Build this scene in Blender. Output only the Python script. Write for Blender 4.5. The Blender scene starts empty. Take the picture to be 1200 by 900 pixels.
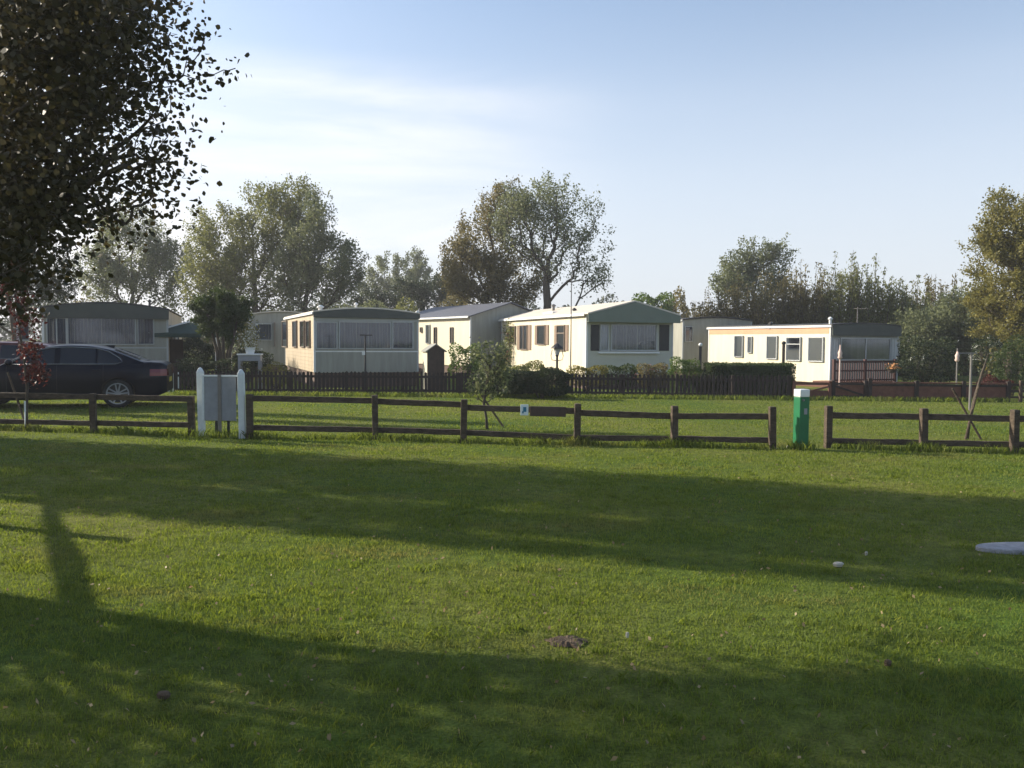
import bpy, math, random
import numpy as np
from mathutils import Matrix, Vector
R = math.radians
random.seed(7)
rng = np.random.default_rng(11)
S = bpy.context.scene
COL = S.collection

# ------------------------------------------------------------------ camera, sky, sun, exposure
FPX = 970.0                                  # focal length in pixels of the 1200 px wide photograph
EYE = 1.6
CAMROT = Matrix.Rotation(R(90 - 2.93), 3, 'X') @ Matrix.Rotation(R(0.38), 3, 'Z')
cam = bpy.data.cameras.new('camera'); cam.sensor_width = 36; cam.lens = 36 * FPX / 1200
cam.clip_start = 0.05; cam.clip_end = 4000
camo = bpy.data.objects.new('camera', cam); COL.objects.link(camo)
camo.matrix_world = Matrix.Translation((0, 0, EYE)) @ CAMROT.to_4x4()
S.camera = camo

SUN_AZ = R(19)        # how far the sun stands in front of straight left
SUN_EL = R(24)
sdir = Vector((-math.cos(SUN_AZ) * math.cos(SUN_EL), math.sin(SUN_AZ) * math.cos(SUN_EL), math.sin(SUN_EL)))
w = bpy.data.worlds.new('World'); S.world = w; w.use_nodes = True
nt = w.node_tree; nt.nodes.clear()
out = nt.nodes.new('ShaderNodeOutputWorld'); bg = nt.nodes.new('ShaderNodeBackground')
sky = nt.nodes.new('ShaderNodeTexSky'); sky.sky_type = 'NISHITA'; sky.sun_disc = False
sky.sun_elevation = SUN_EL
sky.sun_rotation = math.atan2(sdir.x, sdir.y)
sky.altitude = 0; sky.air_density = 1.0; sky.dust_density = 1.6; sky.ozone_density = 1.6
bg.inputs['Strength'].default_value = 0.125
tc = nt.nodes.new('ShaderNodeTexCoord')
mp = nt.nodes.new('ShaderNodeMapping'); mp.inputs['Scale'].default_value = (1.0, 1.6, 8.5)
mp.inputs['Rotation'].default_value = (0, R(-7), 0); mp.inputs['Location'].default_value = (0.6, 0.0, 0.35)
nz = nt.nodes.new('ShaderNodeTexNoise'); nz.inputs['Scale'].default_value = 1.7; nz.inputs['Detail'].default_value = 7
nz.inputs['Roughness'].default_value = 0.55; nz.inputs['Distortion'].default_value = 0.5
rmp = nt.nodes.new('ShaderNodeValToRGB'); rmp.color_ramp.elements[0].position = 0.36; rmp.color_ramp.elements[1].position = 0.60; rmp.color_ramp.elements[0].color = (0.22, 0.22, 0.22, 1)
rmp.color_ramp.elements[1].color = (0.85, 0.85, 0.85, 1)
# clouds thin out to the right
sep = nt.nodes.new('ShaderNodeSeparateXYZ')
mr = nt.nodes.new('ShaderNodeMapRange'); mr.interpolation_type = 'SMOOTHSTEP'; mr.inputs['From Min'].default_value = 0.16; mr.inputs['From Max'].default_value = -0.22
mr.inputs['To Min'].default_value = 0.04; mr.inputs['To Max'].default_value = 1.0
mu = nt.nodes.new('ShaderNodeMath'); mu.operation = 'MULTIPLY'
mrz = nt.nodes.new('ShaderNodeMapRange'); mrz.interpolation_type = 'SMOOTHSTEP'; mrz.inputs['From Min'].default_value = 0.325; mrz.inputs['From Max'].default_value = 0.27
mu2 = nt.nodes.new('ShaderNodeMath'); mu2.operation = 'MULTIPLY'
mix = nt.nodes.new('ShaderNodeMixRGB'); mix.inputs['Color2'].default_value = (5.5, 5.45, 5.5, 1)
L = nt.links.new
L(tc.outputs['Generated'], mp.inputs['Vector']); L(mp.outputs[0], nz.inputs['Vector']); L(nz.outputs['Fac'], rmp.inputs[0])
L(tc.outputs['Generated'], sep.inputs[0]); L(sep.outputs['X'], mr.inputs['Value']); L(sep.outputs['Z'], mrz.inputs['Value'])
L(rmp.outputs[0], mu.inputs[0]); L(mr.outputs[0], mu.inputs[1]); L(mu.outputs[0], mu2.inputs[0]); L(mrz.outputs[0], mu2.inputs[1])
hz = nt.nodes.new('ShaderNodeMapRange'); hz.inputs['From Min'].default_value = 0.5; hz.inputs['From Max'].default_value = 0.0; hz.inputs['To Max'].default_value = 0.82
hz.interpolation_type = 'SMOOTHSTEP'
mh = nt.nodes.new('ShaderNodeMixRGB'); mh.inputs['Color2'].default_value = (3.75, 3.98, 4.45, 1)
L(sep.outputs['Z'], hz.inputs['Value']); L(hz.outputs[0], mh.inputs['Fac']); L(sky.outputs[0], mh.inputs['Color1'])
L(mu2.outputs[0], mix.inputs['Fac']); L(mh.outputs[0], mix.inputs['Color1']); L(mix.outputs[0], bg.inputs['Color'])
L(bg.outputs[0], out.inputs[0])
sl = bpy.data.lights.new('sun', 'SUN'); sl.energy = 5.0; sl.angle = R(0.5); sl.color = (1.0, 0.90, 0.74)
so = bpy.data.objects.new('sun', sl); COL.objects.link(so)
so.rotation_euler = sdir.to_track_quat('Z', 'Y').to_euler(); so.location = (-20, 5, 20)
S.view_settings.view_transform = 'Standard'; S.view_settings.look = 'None'
S.view_settings.exposure = 0.80; S.view_settings.gamma = 1; S.view_settings.use_curve_mapping = False
S.render.engine = 'CYCLES'
HAZE = 0.0011
S.cycles.diffuse_bounces = 3; S.cycles.transmission_bounces = 3; S.cycles.volume_bounces = 0
S.cycles.volume_step_rate = 4; S.cycles.max_bounces = 6; S.cycles.transparent_max_bounces = 8

# ------------------------------------------------------------------ pixel -> world helpers (photo pixels, 1200 x 900)
def ray(px, py):
    return (CAMROT @ Vector((px - 600, -(py - 450), -FPX))).normalized()
def G(px, py, z=0.0):
    d = ray(px, py); t = (z - EYE) / d.z
    return Vector((d.x * t, d.y * t, z))
def P(px, py, Y):
    d = ray(px, py); t = Y / d.y
    return Vector((d.x * t, Y, EYE + d.z * t))
def X(px, Y, py=400): return P(px, py, Y).x
def Z(px, py, Y): return P(px, py, Y).z
def GX(px, Y):
    p = P(px, 400, Y); return Vector((p.x, Y, 0))
def proj(p):
    v = CAMROT.transposed() @ (Vector(p) - Vector((0, 0, EYE)))
    if v.z > -0.05: return None
    return (600 + FPX * v.x / -v.z, 450 - FPX * v.y / -v.z)

def back(px, py, r):   # from a ground pixel back towards the sun
    p = G(px, py); d = Vector((sdir.x, sdir.y, 0)).normalized(); return p+d*r

# ------------------------------------------------------------------ object helpers
def tag(o, label=None, cat=None, group=None, kind=None):
    if label: o['label'] = label
    if cat: o['category'] = cat
    if group: o['group'] = group
    if kind: o['kind'] = kind
    return o
def empty(name, loc=(0, 0, 0), rz=0, label=None, cat=None, group=None):
    o = bpy.data.objects.new(name, None); COL.objects.link(o); o.empty_display_size = 0.2
    o.location = loc; o.rotation_euler = (0, 0, rz)
    return tag(o, label, cat, group)
def copy_tree(o, parent=None):
    c = o.copy(); COL.objects.link(c); c.parent = parent
    for ch in list(o.children): copy_tree(ch, c)
    return c
def link(name, me, mat, parent=None, loc=(0, 0, 0)):
    o = bpy.data.objects.new(name, me); COL.objects.link(o)
    if mat: me.materials.append(mat)
    if parent: o.parent = parent
    o.location = loc
    return o

class MB:
    def __init__(s): s.v = []; s.f = []
    def quad(s, pts):
        n = len(s.v); s.v += [tuple(p) for p in pts]; s.f.append(tuple(range(n, n + len(pts)))); return s
    def box(s, x0, x1, y0, y1, z0, z1, M=None):
        n = len(s.v)
        pts = [(x0,y0,z0),(x1,y0,z0),(x1,y1,z0),(x0,y1,z0),(x0,y0,z1),(x1,y0,z1),(x1,y1,z1),(x0,y1,z1)]
        if M: pts = [tuple(M @ Vector(p)) for p in pts]
        s.v += pts
        s.f += [tuple(n + i for i in q) for q in [(0,3,2,1),(4,5,6,7),(0,1,5,4),(1,2,6,5),(2,3,7,6),(3,0,4,7)]]
        return s
    def bar(s, a, b, w, h, up=(0, 0, 1)):
        a = Vector(a); b = Vector(b); d = b - a; l = d.length
        if l < 1e-6: return s
        d = d / l; up = Vector(up)
        sd = d.cross(up)
        if sd.length < 1e-4: sd = d.cross(Vector((0, 1, 0)))
        sd.normalize(); u = sd.cross(d)
        M = Matrix((( d.x, sd.x, u.x, a.x), (d.y, sd.y, u.y, a.y), (d.z, sd.z, u.z, a.z), (0, 0, 0, 1)))
        return s.box(0, l, -w/2, w/2, -h/2, h/2, M)
    def tube(s, path, rad, n=7, cap=True):
        path = [Vector(p) for p in path]
        if not hasattr(rad, '__len__'): rad = [rad] * len(path)
        base = len(s.v); ref = Vector((0.13, 0.27, 0.95)).normalized()
        for i, p in enumerate(path):
            d = (path[min(i+1, len(path)-1)] - path[max(i-1, 0)])
            if d.length < 1e-7: d = Vector((0, 0, 1))
            d.normalize(); a = d.cross(ref)
            if a.length < 0.05: a = d.cross(Vector((1, 0, 0)))
            a.normalize(); b = d.cross(a)
            for k in range(n):
                t = 2 * math.pi * k / n
                q = p + (a * math.cos(t) + b * math.sin(t)) * rad[i]
                s.v.append((q.x, q.y, q.z))
        for i in range(len(path) - 1):
            for k in range(n):
                s.f.append((base+i*n+k, base+i*n+(k+1) % n, base+(i+1)*n+(k+1) % n, base+(i+1)*n+k))
        if cap:
            s.f.append(tuple(base + k for k in range(n))[::-1]); e = base + (len(path)-1)*n
            s.f.append(tuple(e + k for k in range(n)))
        return s
    def lathe(s, prof, n=16, c=(0, 0, 0), axis='z', cap=True):
        base = len(s.v)
        for r, z in prof:
            for k in range(n):
                t = 2*math.pi*k/n; x = r*math.cos(t); y = r*math.sin(t)
                p = (x, y, z) if axis == 'z' else (x, z, y)
                s.v.append((p[0]+c[0], p[1]+c[1], p[2]+c[2]))
        for i in range(len(prof)-1):
            for k in range(n):
                s.f.append((base+i*n+k, base+i*n+(k+1) % n, base+(i+1)*n+(k+1) % n, base+(i+1)*n+k))
        if not cap: return s
        s.f.append(tuple(base + k for k in range(n))[::-1]); e = base + (len(prof)-1)*n
        s.f.append(tuple(e + k for k in range(n)))
        return s
    def prism(s, poly, y0, y1, axis='y'):     # poly in (x,z), extruded along y
        n = len(s.v); m = len(poly)
        s.v += [(x, y0, z) for x, z in poly] + [(x, y1, z) for x, z in poly]
        s.f.append(tuple(range(n, n+m))); s.f.append(tuple(range(n+2*m-1, n+m-1, -1)))
        for i in range(m):
            j = (i+1) % m
            s.f.append((n+i, n+m+i, n+m+j, n+j))
        return s
    def build(s, name, mat, parent=None, smooth=False, bevel=0, loc=(0, 0, 0), seg=2):
        me = bpy.data.meshes.new(name); me.from_pydata(s.v, [], s.f); me.validate(); me.update()
        import bmesh
        bm = bmesh.new(); bm.from_mesh(me); bmesh.ops.recalc_face_normals(bm, faces=bm.faces); bm.to_mesh(me); bm.free()
        o = link(name, me, mat, parent, loc)
        if smooth:
            for p in me.polygons: p.use_smooth = True
        if bevel:
            m = o.modifiers.new('bevel', 'BEVEL'); m.width = bevel; m.segments = seg; m.limit_method = 'ANGLE'
        return o

def npmesh(name, verts, nper, mat, parent=None, smooth=False, faces=None):
    """verts (N*k,3); every nper verts form one face unless faces given."""
    me = bpy.data.meshes.new(name)
    v = np.ascontiguousarray(verts, dtype=np.float32).reshape(-1, 3)
    me.vertices.add(len(v)); me.vertices.foreach_set('co', v.ravel())
    if faces is None:
        nf = len(v)//nper; li = np.arange(nf*nper, dtype=np.int32); k = nper
    else:
        li = np.asarray(faces, dtype=np.int32).ravel(); k = nper; nf = len(li)//k
    me.loops.add(len(li)); me.loops.foreach_set('vertex_index', li)
    me.polygons.add(nf); me.polygons.foreach_set('loop_start', np.arange(0, nf*k, k, dtype=np.int32))
    try: me.polygons.foreach_set('loop_total', np.full(nf, k, dtype=np.int32))
    except Exception: pass
    me.update(calc_edges=True)
    if smooth: me.polygons.foreach_set('use_smooth', np.ones(nf, dtype=bool))
    return link(name, me, mat, parent)

# ------------------------------------------------------------------ materials
def mat(name, col, rough=0.6, var=0.12, scale=6, bump=0.0, metal=0.0, spec=0.4, col2=None, stretch=(1, 1, 1), coat=0, bscale=None):
    m = bpy.data.materials.new(name); m.use_nodes = True; n = m.node_tree; b = n.nodes['Principled BSDF']
    b.inputs['Roughness'].default_value = rough; b.inputs['Metallic'].default_value = metal
    b.inputs['Specular IOR Level'].default_value = spec
    if coat: b.inputs['Coat Weight'].default_value = coat; b.inputs['Coat Roughness'].default_value = 0.04
    t = n.nodes.new('ShaderNodeTexCoord'); mp = n.nodes.new('ShaderNodeMapping'); mp.inputs['Scale'].default_value = stretch
    z = n.nodes.new('ShaderNodeTexNoise'); z.inputs['Scale'].default_value = scale; z.inputs['Detail'].default_value = 6
    z.inputs['Roughness'].default_value = 0.65
    r = n.nodes.new('ShaderNodeValToRGB'); r.color_ramp.elements[0].position = 0.3; r.color_ramp.elements[1].position = 0.7
    c = Vector(col[:3]); c2 = Vector(col2[:3]) if col2 else c * (1 + var)
    c1 = c if col2 else c * (1 - var)
    r.color_ramp.elements[0].color = (*c1, 1); r.color_ramp.elements[1].color = (*c2, 1)
    n.links.new(t.outputs['Object'], mp.inputs[0]); n.links.new(mp.outputs[0], z.inputs['Vector'])
    n.links.new(z.outputs['Fac'], r.inputs[0]); n.links.new(r.outputs[0], b.inputs['Base Color'])
    if bump:
        z2 = n.nodes.new('ShaderNodeTexNoise'); z2.inputs['Scale'].default_value = bscale or scale*4; z2.inputs['Detail'].default_value = 5
        n.links.new(mp.outputs[0], z2.inputs['Vector'])
        bp = n.nodes.new('ShaderNodeBump'); bp.inputs['Strength'].default_value = bump; bp.inputs['Distance'].default_value = 0.02
        n.links.new(z2.outputs['Fac'], bp.inputs['Height']); n.links.new(bp.outputs[0], b.inputs['Normal'])
    return m
def leafmat(name, c1, c2, c3=None, trans=0.4, rough=0.55):
    m = bpy.data.materials.new(name); m.use_nodes = True; n = m.node_tree; b = n.nodes['Principled BSDF']
    b.inputs['Roughness'].default_value = rough; b.inputs['Specular IOR Level'].default_value = 0.25
    g = n.nodes.new('ShaderNodeNewGeometry'); r = n.nodes.new('ShaderNodeValToRGB')
    r.color_ramp.elements[0].color = (*c1, 1); r.color_ramp.elements[1].color = (*c2, 1)
    if c3:
        e = r.color_ramp.elements.new(0.93); e.color = (*c2, 1); r.color_ramp.elements[-1].color = (*c3, 1)
    t = n.nodes.new('ShaderNodeTexCoord'); z = n.nodes.new('ShaderNodeTexNoise'); z.inputs['Scale'].default_value = 0.7; z.inputs['Detail'].default_value = 3
    n.links.new(t.outputs['Object'], z.inputs['Vector'])
    a = n.nodes.new('ShaderNodeMath'); a.operation = 'MULTIPLY_ADD'; a.inputs[1].default_value = 0.6; 
    s_ = n.nodes.new('ShaderNodeMath'); s_.operation = 'MULTIPLY_ADD'; s_.inputs[1].default_value = 1.0; s_.inputs[2].default_value = -0.3
    n.links.new(z.outputs['Fac'], s_.inputs[0]); n.links.new(g.outputs['Random Per Island'], a.inputs[0]); n.links.new(s_.outputs[0], a.inputs[2])
    n.links.new(a.outputs[0], r.inputs[0]); n.links.new(r.outputs[0], b.inputs['Base Color'])
    tr = n.nodes.new('ShaderNodeBsdfTranslucent'); mx = n.nodes.new('ShaderNodeMixShader'); mx.inputs[0].default_value = trans
    hs = n.nodes.new('ShaderNodeHueSaturation'); hs.inputs['Hue'].default_value = 0.485; hs.inputs['Saturation'].default_value = 1.1; hs.inputs['Value'].default_value = 1.5
    n.links.new(r.outputs[0], hs.inputs['Color']); n.links.new(hs.outputs[0], tr.inputs['Color'])
    o = n.nodes['Material Output']
    n.links.new(b.outputs[0], mx.inputs[1]); n.links.new(tr.outputs[0], mx.inputs[2]); n.links.new(mx.outputs[0], o.inputs['Surface'])
    return m
def glassmat(name, tint, alpha=0.75, rough=0.06):
    m = bpy.data.materials.new(name); m.use_nodes = True; n = m.node_tree; o = n.nodes['Material Output']; n.nodes.remove(n.nodes['Principled BSDF'])
    gl = n.nodes.new('ShaderNodeBsdfGlossy'); gl.inputs['Roughness'].default_value = rough; gl.inputs['Color'].default_value = (0.9, 0.93, 1, 1)
    tr = n.nodes.new('ShaderNodeBsdfTransparent'); tr.inputs['Color'].default_value = (*tint, 1)
    fr = n.nodes.new('ShaderNodeFresnel'); fr.inputs['IOR'].default_value = 1.5
    ma = n.nodes.new('ShaderNodeMath'); ma.operation = 'MULTIPLY_ADD'; ma.inputs[1].default_value = 1.6; ma.inputs[2].default_value = 0.02
    mx = n.nodes.new('ShaderNodeMixShader')
    z = n.nodes.new('ShaderNodeTexNoise'); z.inputs['Scale'].default_value = 1.3; t = n.nodes.new('ShaderNodeTexCoord')
    bp = n.nodes.new('ShaderNodeBump'); bp.inputs['Strength'].default_value = 0.05
    n.links.new(t.outputs['Object'], z.inputs['Vector']); n.links.new(z.outputs['Fac'], bp.inputs['Height']); n.links.new(bp.outputs[0], gl.inputs['Normal'])
    n.links.new(fr.outputs[0], ma.inputs[0]); n.links.new(ma.outputs[0], mx.inputs[0])
    n.links.new(tr.outputs[0], mx.inputs[1]); n.links.new(gl.outputs[0], mx.inputs[2]); n.links.new(mx.outputs[0], o.inputs['Surface'])
    return m
M = {}
M['bark'] = mat('bark', (0.075, 0.06, 0.045), 0.9, 0.35, 9, 0.8, stretch=(1, 1, 0.25))
M['twig'] = mat('twig', (0.06, 0.045, 0.035), 0.85, 0.3, 8)
M['wood'] = mat('weathered_wood', (0.038, 0.027, 0.018), 0.8, 0.35, 7, 0.9, stretch=(1, 1, 2.5), col2=(0.115, 0.086, 0.060), spec=0.3)
M['creosote'] = mat('dark_creosote_wood', (0.022, 0.016, 0.014), 0.8, 0.3, 7, 0.4, col2=(0.045, 0.030, 0.024))
M['redboard'] = mat('red_brown_board', (0.10, 0.040, 0.026), 0.75, 0.3, 7, 0.4, col2=(0.17, 0.075, 0.048))
M['redrail'] = mat('dark_red_paint', (0.055, 0.016, 0.014), 0.6, 0.25, 7)
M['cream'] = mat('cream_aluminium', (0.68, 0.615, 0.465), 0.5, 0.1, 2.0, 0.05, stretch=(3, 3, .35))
M['shadecream2'] = mat('shaded_pale_cream_aluminium', (0.46, 0.46, 0.385), 0.5, 0.06, 2.2, 0.05)  # cream darkened to hold the shade on the gabled front
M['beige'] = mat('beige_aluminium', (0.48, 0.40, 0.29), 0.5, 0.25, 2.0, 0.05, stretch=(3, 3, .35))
M['shadecream'] = mat('shaded_cream_aluminium', (0.29, 0.29, 0.25), 0.55, 0.16, 2.0, 0.05, stretch=(3, 3, .35))  # cream darkened to hold the shade of caravan fronts; also colours the shed roof
M['paleroof'] = mat('pale_roof_paint', (0.62, 0.56, 0.47), 0.6, 0.12, 1.5, 0.1)
M['greyroof'] = mat('grey_tile_roof', (0.10, 0.105, 0.125), 0.6, 0.2, 12, 0.4)
M['darkroof'] = mat('dark_roof_trim', (0.05, 0.048, 0.045), 0.6, 0.2, 4)
M['fascia_dark'] = mat('olive_grey_fascia', (0.062, 0.070, 0.062), 0.6, 0.12, 3)
M['fascia_green'] = mat('grey_green_fascia', (0.155, 0.185, 0.15), 0.6, 0.08, 3)
M['peach'] = mat('peach_stripe', (0.58, 0.31, 0.18), 0.5, 0.08, 3)
M['white'] = mat('white_paint', (0.72, 0.73, 0.72), 0.5, 0.07, 5, 0.1)
M['whitewood'] = mat('white_painted_wood', (0.62, 0.66, 0.66), 0.55, 0.1, 9, 0.3)
M['greyboard'] = mat('grey_board', (0.25, 0.26, 0.28), 0.6, 0.14, 6, 0.1)
M['shutter'] = mat('brown_shutter', (0.20, 0.14, 0.10), 0.6, 0.15, 10)
M['shedwood'] = mat('shed_wood', (0.075, 0.05, 0.040), 0.8, .25, 8)
M['black'] = mat('black_paint', (0.02, 0.02, 0.022), 0.5, 0.2, 6)
M['interior'] = mat('dark_interior', (0.025, 0.028, 0.035), 0.9, 0.3, 2)
M['curtain'] = mat('net_curtain', (0.13, 0.145, 0.175), 0.9, 0.12, 4)
M['curtain_w'] = mat('white_curtain', (0.48, 0.49, 0.48), 0.9, 0.1, 4)
M['curtain_n'] = mat('grey_net_curtain', (0.20, 0.21, 0.21), 0.9, 0.2, 5)
M['winframe'] = mat('window_frame', (0.40, 0.42, 0.42), 0.4, 0.08, 4)
M['brownframe'] = mat('brown_window_frame', (0.18, 0.14, 0.11), 0.5, 0.1, 4)
M['skirt'] = mat('brown_skirting', (0.10, 0.065, 0.05), 0.8, 0.2, 6)
M['green'] = mat('green_gloss_paint', (0.004, 0.125, 0.045), 0.4, 0.12, 4, 0.05, spec=0.5)
M['concrete'] = mat('pale_concrete', (0.26, 0.27, 0.29), 0.9, 0.25, 14, 0.6)
M['metal'] = mat('galvanised_metal', (0.20, 0.19, 0.18), 0.55, 0.15, 6, metal=0.6)
M['canopy'] = mat('green_canopy_cloth', (0.025, 0.055, 0.045), 0.85, 0.2, 5)
M['glass'] = glassmat('window_glass', (0.75, 0.8, 0.86))
M['soil'] = mat('bare_soil', (0.10, 0.07, 0.045), 0.95, 0.35, 25, 0.8)
M['stone'] = mat('pale_stone', (0.40, 0.38, 0.32), 0.9, 0.15, 20, 0.3)
M['pinkcloth'] = mat('pale_pink_cloth', (0.62, 0.46, 0.40), 0.9, 0.15, 12)
M['signblue'] = mat('blue_print', (0.02, 0.16, 0.26), 0.5, 0.1, 5)
M['signwhite'] = mat('white_sign', (0.62, 0.70, 0.72), 0.5, 0.05, 5)
M['terracotta'] = mat('orange_pot', (0.5, 0.2, 0.08), 0.8, 0.15, 9)
# leaves
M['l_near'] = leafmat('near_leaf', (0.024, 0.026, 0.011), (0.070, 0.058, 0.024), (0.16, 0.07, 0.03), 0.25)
M['l_olive'] = leafmat('olive_leaf', (0.075, 0.095, 0.030), (0.19, 0.20, 0.070), (0.26, 0.20, 0.08), 0.42)
M['l_grey'] = leafmat('grey_green_leaf', (0.070, 0.092, 0.048), (0.18, 0.20, 0.10), (0.24, 0.21, 0.12), 0.42)
M['l_brown'] = leafmat('brown_olive_leaf', (0.080, 0.082, 0.034), (0.19, 0.165, 0.068), (0.25, 0.16, 0.08), 0.42)
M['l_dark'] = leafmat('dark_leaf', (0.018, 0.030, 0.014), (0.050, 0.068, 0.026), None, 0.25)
M['l_green'] = leafmat('green_leaf', (0.045, 0.085, 0.018), (0.12, 0.18, 0.040), None, 0.35)
M['l_yellow'] = leafmat('yellow_green_leaf', (0.10, 0.105, 0.028), (0.22, 0.20, 0.055), (0.28, 0.20, 0.07), 0.4)
M['l_red'] = leafmat('red_leaf', (0.035, 0.012, 0.010), (0.11, 0.038, 0.024), (0.20, 0.11, 0.07), 0.3)
M['l_pink'] = leafmat('pink_petal', (0.42, 0.14, 0.14), (0.60, 0.34, 0.30), None, 0.3)
M['l_white'] = leafmat('white_petal', (0.45, 0.47, 0.42), (0.70, 0.70, 0.62), None, 0.3)
M['l_hedge'] = leafmat('hedge_leaf', (0.022, 0.040, 0.012), (0.065, 0.095, 0.025), None, 0.25)

# ------------------------------------------------------------------ ground
def groundmat():
    m = bpy.data.materials.new('lawn_soil'); m.use_nodes = True; n = m.node_tree; b = n.nodes['Principled BSDF']
    b.inputs['Roughness'].default_value = 0.95; b.inputs['Specular IOR Level'].default_value = 0.1
    t = n.nodes.new('ShaderNodeTexCoord')
    def noise(sc, det=5): 
        z = n.nodes.new('ShaderNodeTexNoise'); z.inputs['Scale'].default_value = sc; z.inputs['Detail'].default_value = det
        n.links.new(t.outputs['Object'], z.inputs['Vector']); return z
    z1 = noise(0.35); z2 = noise(9, 8); z3 = noise(60, 6)
    r1 = n.nodes.new('ShaderNodeValToRGB'); r1.color_ramp.elements[0].position = .35; r1.color_ramp.elements[1].position = .68
    r1.color_ramp.elements[0].color = (0.080, 0.135, 0.020, 1); r1.color_ramp.elements[1].color = (0.170, 0.180, 0.045, 1)
    r2 = n.nodes.new('ShaderNodeValToRGB'); r2.color_ramp.elements[0].position = .3; r2.color_ramp.elements[1].position = .75
    r2.color_ramp.elements[0].color = (0.55, 0.55, 0.5, 1); r2.color_ramp.elements[1].color = (1.25, 1.22, 1.15, 1)
    r3 = n.nodes.new('ShaderNodeValToRGB'); r3.color_ramp.elements[0].position = .3; r3.color_ramp.elements[1].position = .7
    r3.color_ramp.elements[0].color = (0.7, 0.7, 0.7, 1); r3.color_ramp.elements[1].color = (1.3, 1.3, 1.25, 1)
    a = n.nodes.new('ShaderNodeMixRGB'); a.blend_type = 'MULTIPLY'; a.inputs[0].default_value = 1
    c = n.nodes.new('ShaderNodeMixRGB'); c.blend_type = 'MULTIPLY'; c.inputs[0].default_value = 1
    n.links.new(z1.outputs['Fac'], r1.inputs[0]); n.links.new(z2.outputs['Fac'], r2.inputs[0]); n.links.new(z3.outputs['Fac'], r3.inputs[0])
    n.links.new(r1.outputs[0], a.inputs[1]); n.links.new(r2.outputs[0], a.inputs[2]); n.links.new(a.outputs[0], c.inputs[1]); n.links.new(r3.outputs[0], c.inputs[2])
    n.links.new(c.outputs[0], b.inputs['Base Color'])
    bp = n.nodes.new('ShaderNodeBump'); bp.inputs['Strength'].default_value = 0.9; bp.inputs['Distance'].default_value = 0.03
    n.links.new(z3.outputs['Fac'], bp.inputs['Height']); n.links.new(bp.outputs[0], b.inputs['Normal'])
    return m
gm = MB(); gm.quad([(-900, -200, 0), (900, -200, 0), (900, 1500, 0), (-900, 1500, 0)])
tag(gm.build('ground', groundmat()), kind='structure')

def grassmat():
    m = leafmat('grass_blade', (0.064, 0.115, 0.016), (0.185, 0.225, 0.044), (0.34, 0.30, 0.13), 0.45, 0.6)
    n = m.node_tree; zs = [x for x in n.nodes if x.type == 'TEX_NOISE'][0]; zs.inputs['Scale'].default_value = 2.2; zs.inputs['Detail'].default_value = 8; zs.inputs['Roughness'].default_value = .7
    r = [x for x in n.nodes if x.type == 'VALTORGB'][0]; b = n.nodes['Principled BSDF']; hs = [x for x in n.nodes if x.type == 'HUE_SAT'][0]
    t = n.nodes.new('ShaderNodeTexCoord'); mp = n.nodes.new('ShaderNodeMapping'); mp.inputs['Scale'].default_value = (.55, 1.1, 1)
    z = n.nodes.new('ShaderNodeTexNoise'); z.inputs['Scale'].default_value = 1.0; z.inputs['Detail'].default_value = 7; z.inputs['Roughness'].default_value = .62
    q = n.nodes.new('ShaderNodeValToRGB'); q.color_ramp.elements[0].position = .53; q.color_ramp.elements[1].position = .72
    q.color_ramp.elements[0].color = (0, 0, 0, 1); q.color_ramp.elements[1].color = (.75, .75, .75, 1)
    mx = n.nodes.new('ShaderNodeMixRGB'); mx.inputs['Color2'].default_value = (0.215, 0.185, 0.075, 1)
    n.links.new(t.outputs['Object'], mp.inputs[0]); n.links.new(mp.outputs[0], z.inputs['Vector']); n.links.new(z.outputs['Fac'], q.inputs[0]); n.links.new(q.outputs[0], mx.inputs['Fac'])
    n.links.new(r.outputs[0], mx.inputs['Color1']); n.links.new(mx.outputs[0], b.inputs['Base Color']); n.links.new(mx.outputs[0], hs.inputs['Color'])
    return m
def blades(n, x, y, h, wd, lean=0.35):
    a = rng.uniform(0, 2*np.pi, n); la = rng.uniform(0, 2*np.pi, n); l = h*rng.uniform(0.1, 1.0, n)*lean*2
    cx, sx = np.cos(a)*wd/2, np.sin(a)*wd/2
    b0 = np.stack([x-cx, y-sx, np.full(n, -0.004)], 1); b1 = np.stack([x+cx, y+sx, np.full(n, -0.004)], 1)
    mx = x + np.cos(la)*l*0.35; my = y + np.sin(la)*l*0.35
    m1 = np.stack([mx+cx*.8, my+sx*.8, h*0.6], 1); m0 = np.stack([mx-cx*.8, my-sx*.8, h*0.6], 1)
    tp = np.stack([x+np.cos(la)*l, y+np.sin(la)*l, h], 1)
    V = np.stack([b0, b1, m1, tp, m0], 1).reshape(-1, 3)
    return V
def lawn():
    out = []
    # near field: density falls with distance
    for (d0, d1, dens, hh, ww) in [(1.6, 4.2, 6500, .030, .0032), (4.2, 6.5, 4200, .032, .0042), (6.5, 9.5, 2300, .034, .006), (9.5, 14.5, 1100, .038, .009), (14.5, 25, 330, .045, .015)]:
        half = lambda d: 0.66*d + (0.6 if d < 15 else 0)
        area = (half(d0)+half(d1))*(d1-d0); n = int(area*dens)
        y = rng.uniform(d0, d1, n); x = rng.uniform(-1, 1, n)*(0.66*y+0.6)
        keep = np.ones(n, bool)
        # patchiness
        p = np.sin(x*2.1+np.sin(y*1.7)*2)*np.sin(y*2.6+np.sin(x*1.3)*2)
        h = hh*(0.58+0.22*p)*rng.uniform(.5, 1.35, n)
        keep &= rng.uniform(0, 1, n) < (0.85+0.3*p)
        for (cx, cy, r) in bare: keep &= ((x-cx)**2+((y-cy)*1.0)**2) > (r*rng.uniform(.5, 1.2, n))**2
        x, y, h = x[keep], y[keep], h[keep]
        out.append(blades(len(x), x, y, h, np.full(len(x), ww)*rng.uniform(.7, 1.3, len(x))))
    return out
bare = []
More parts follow.
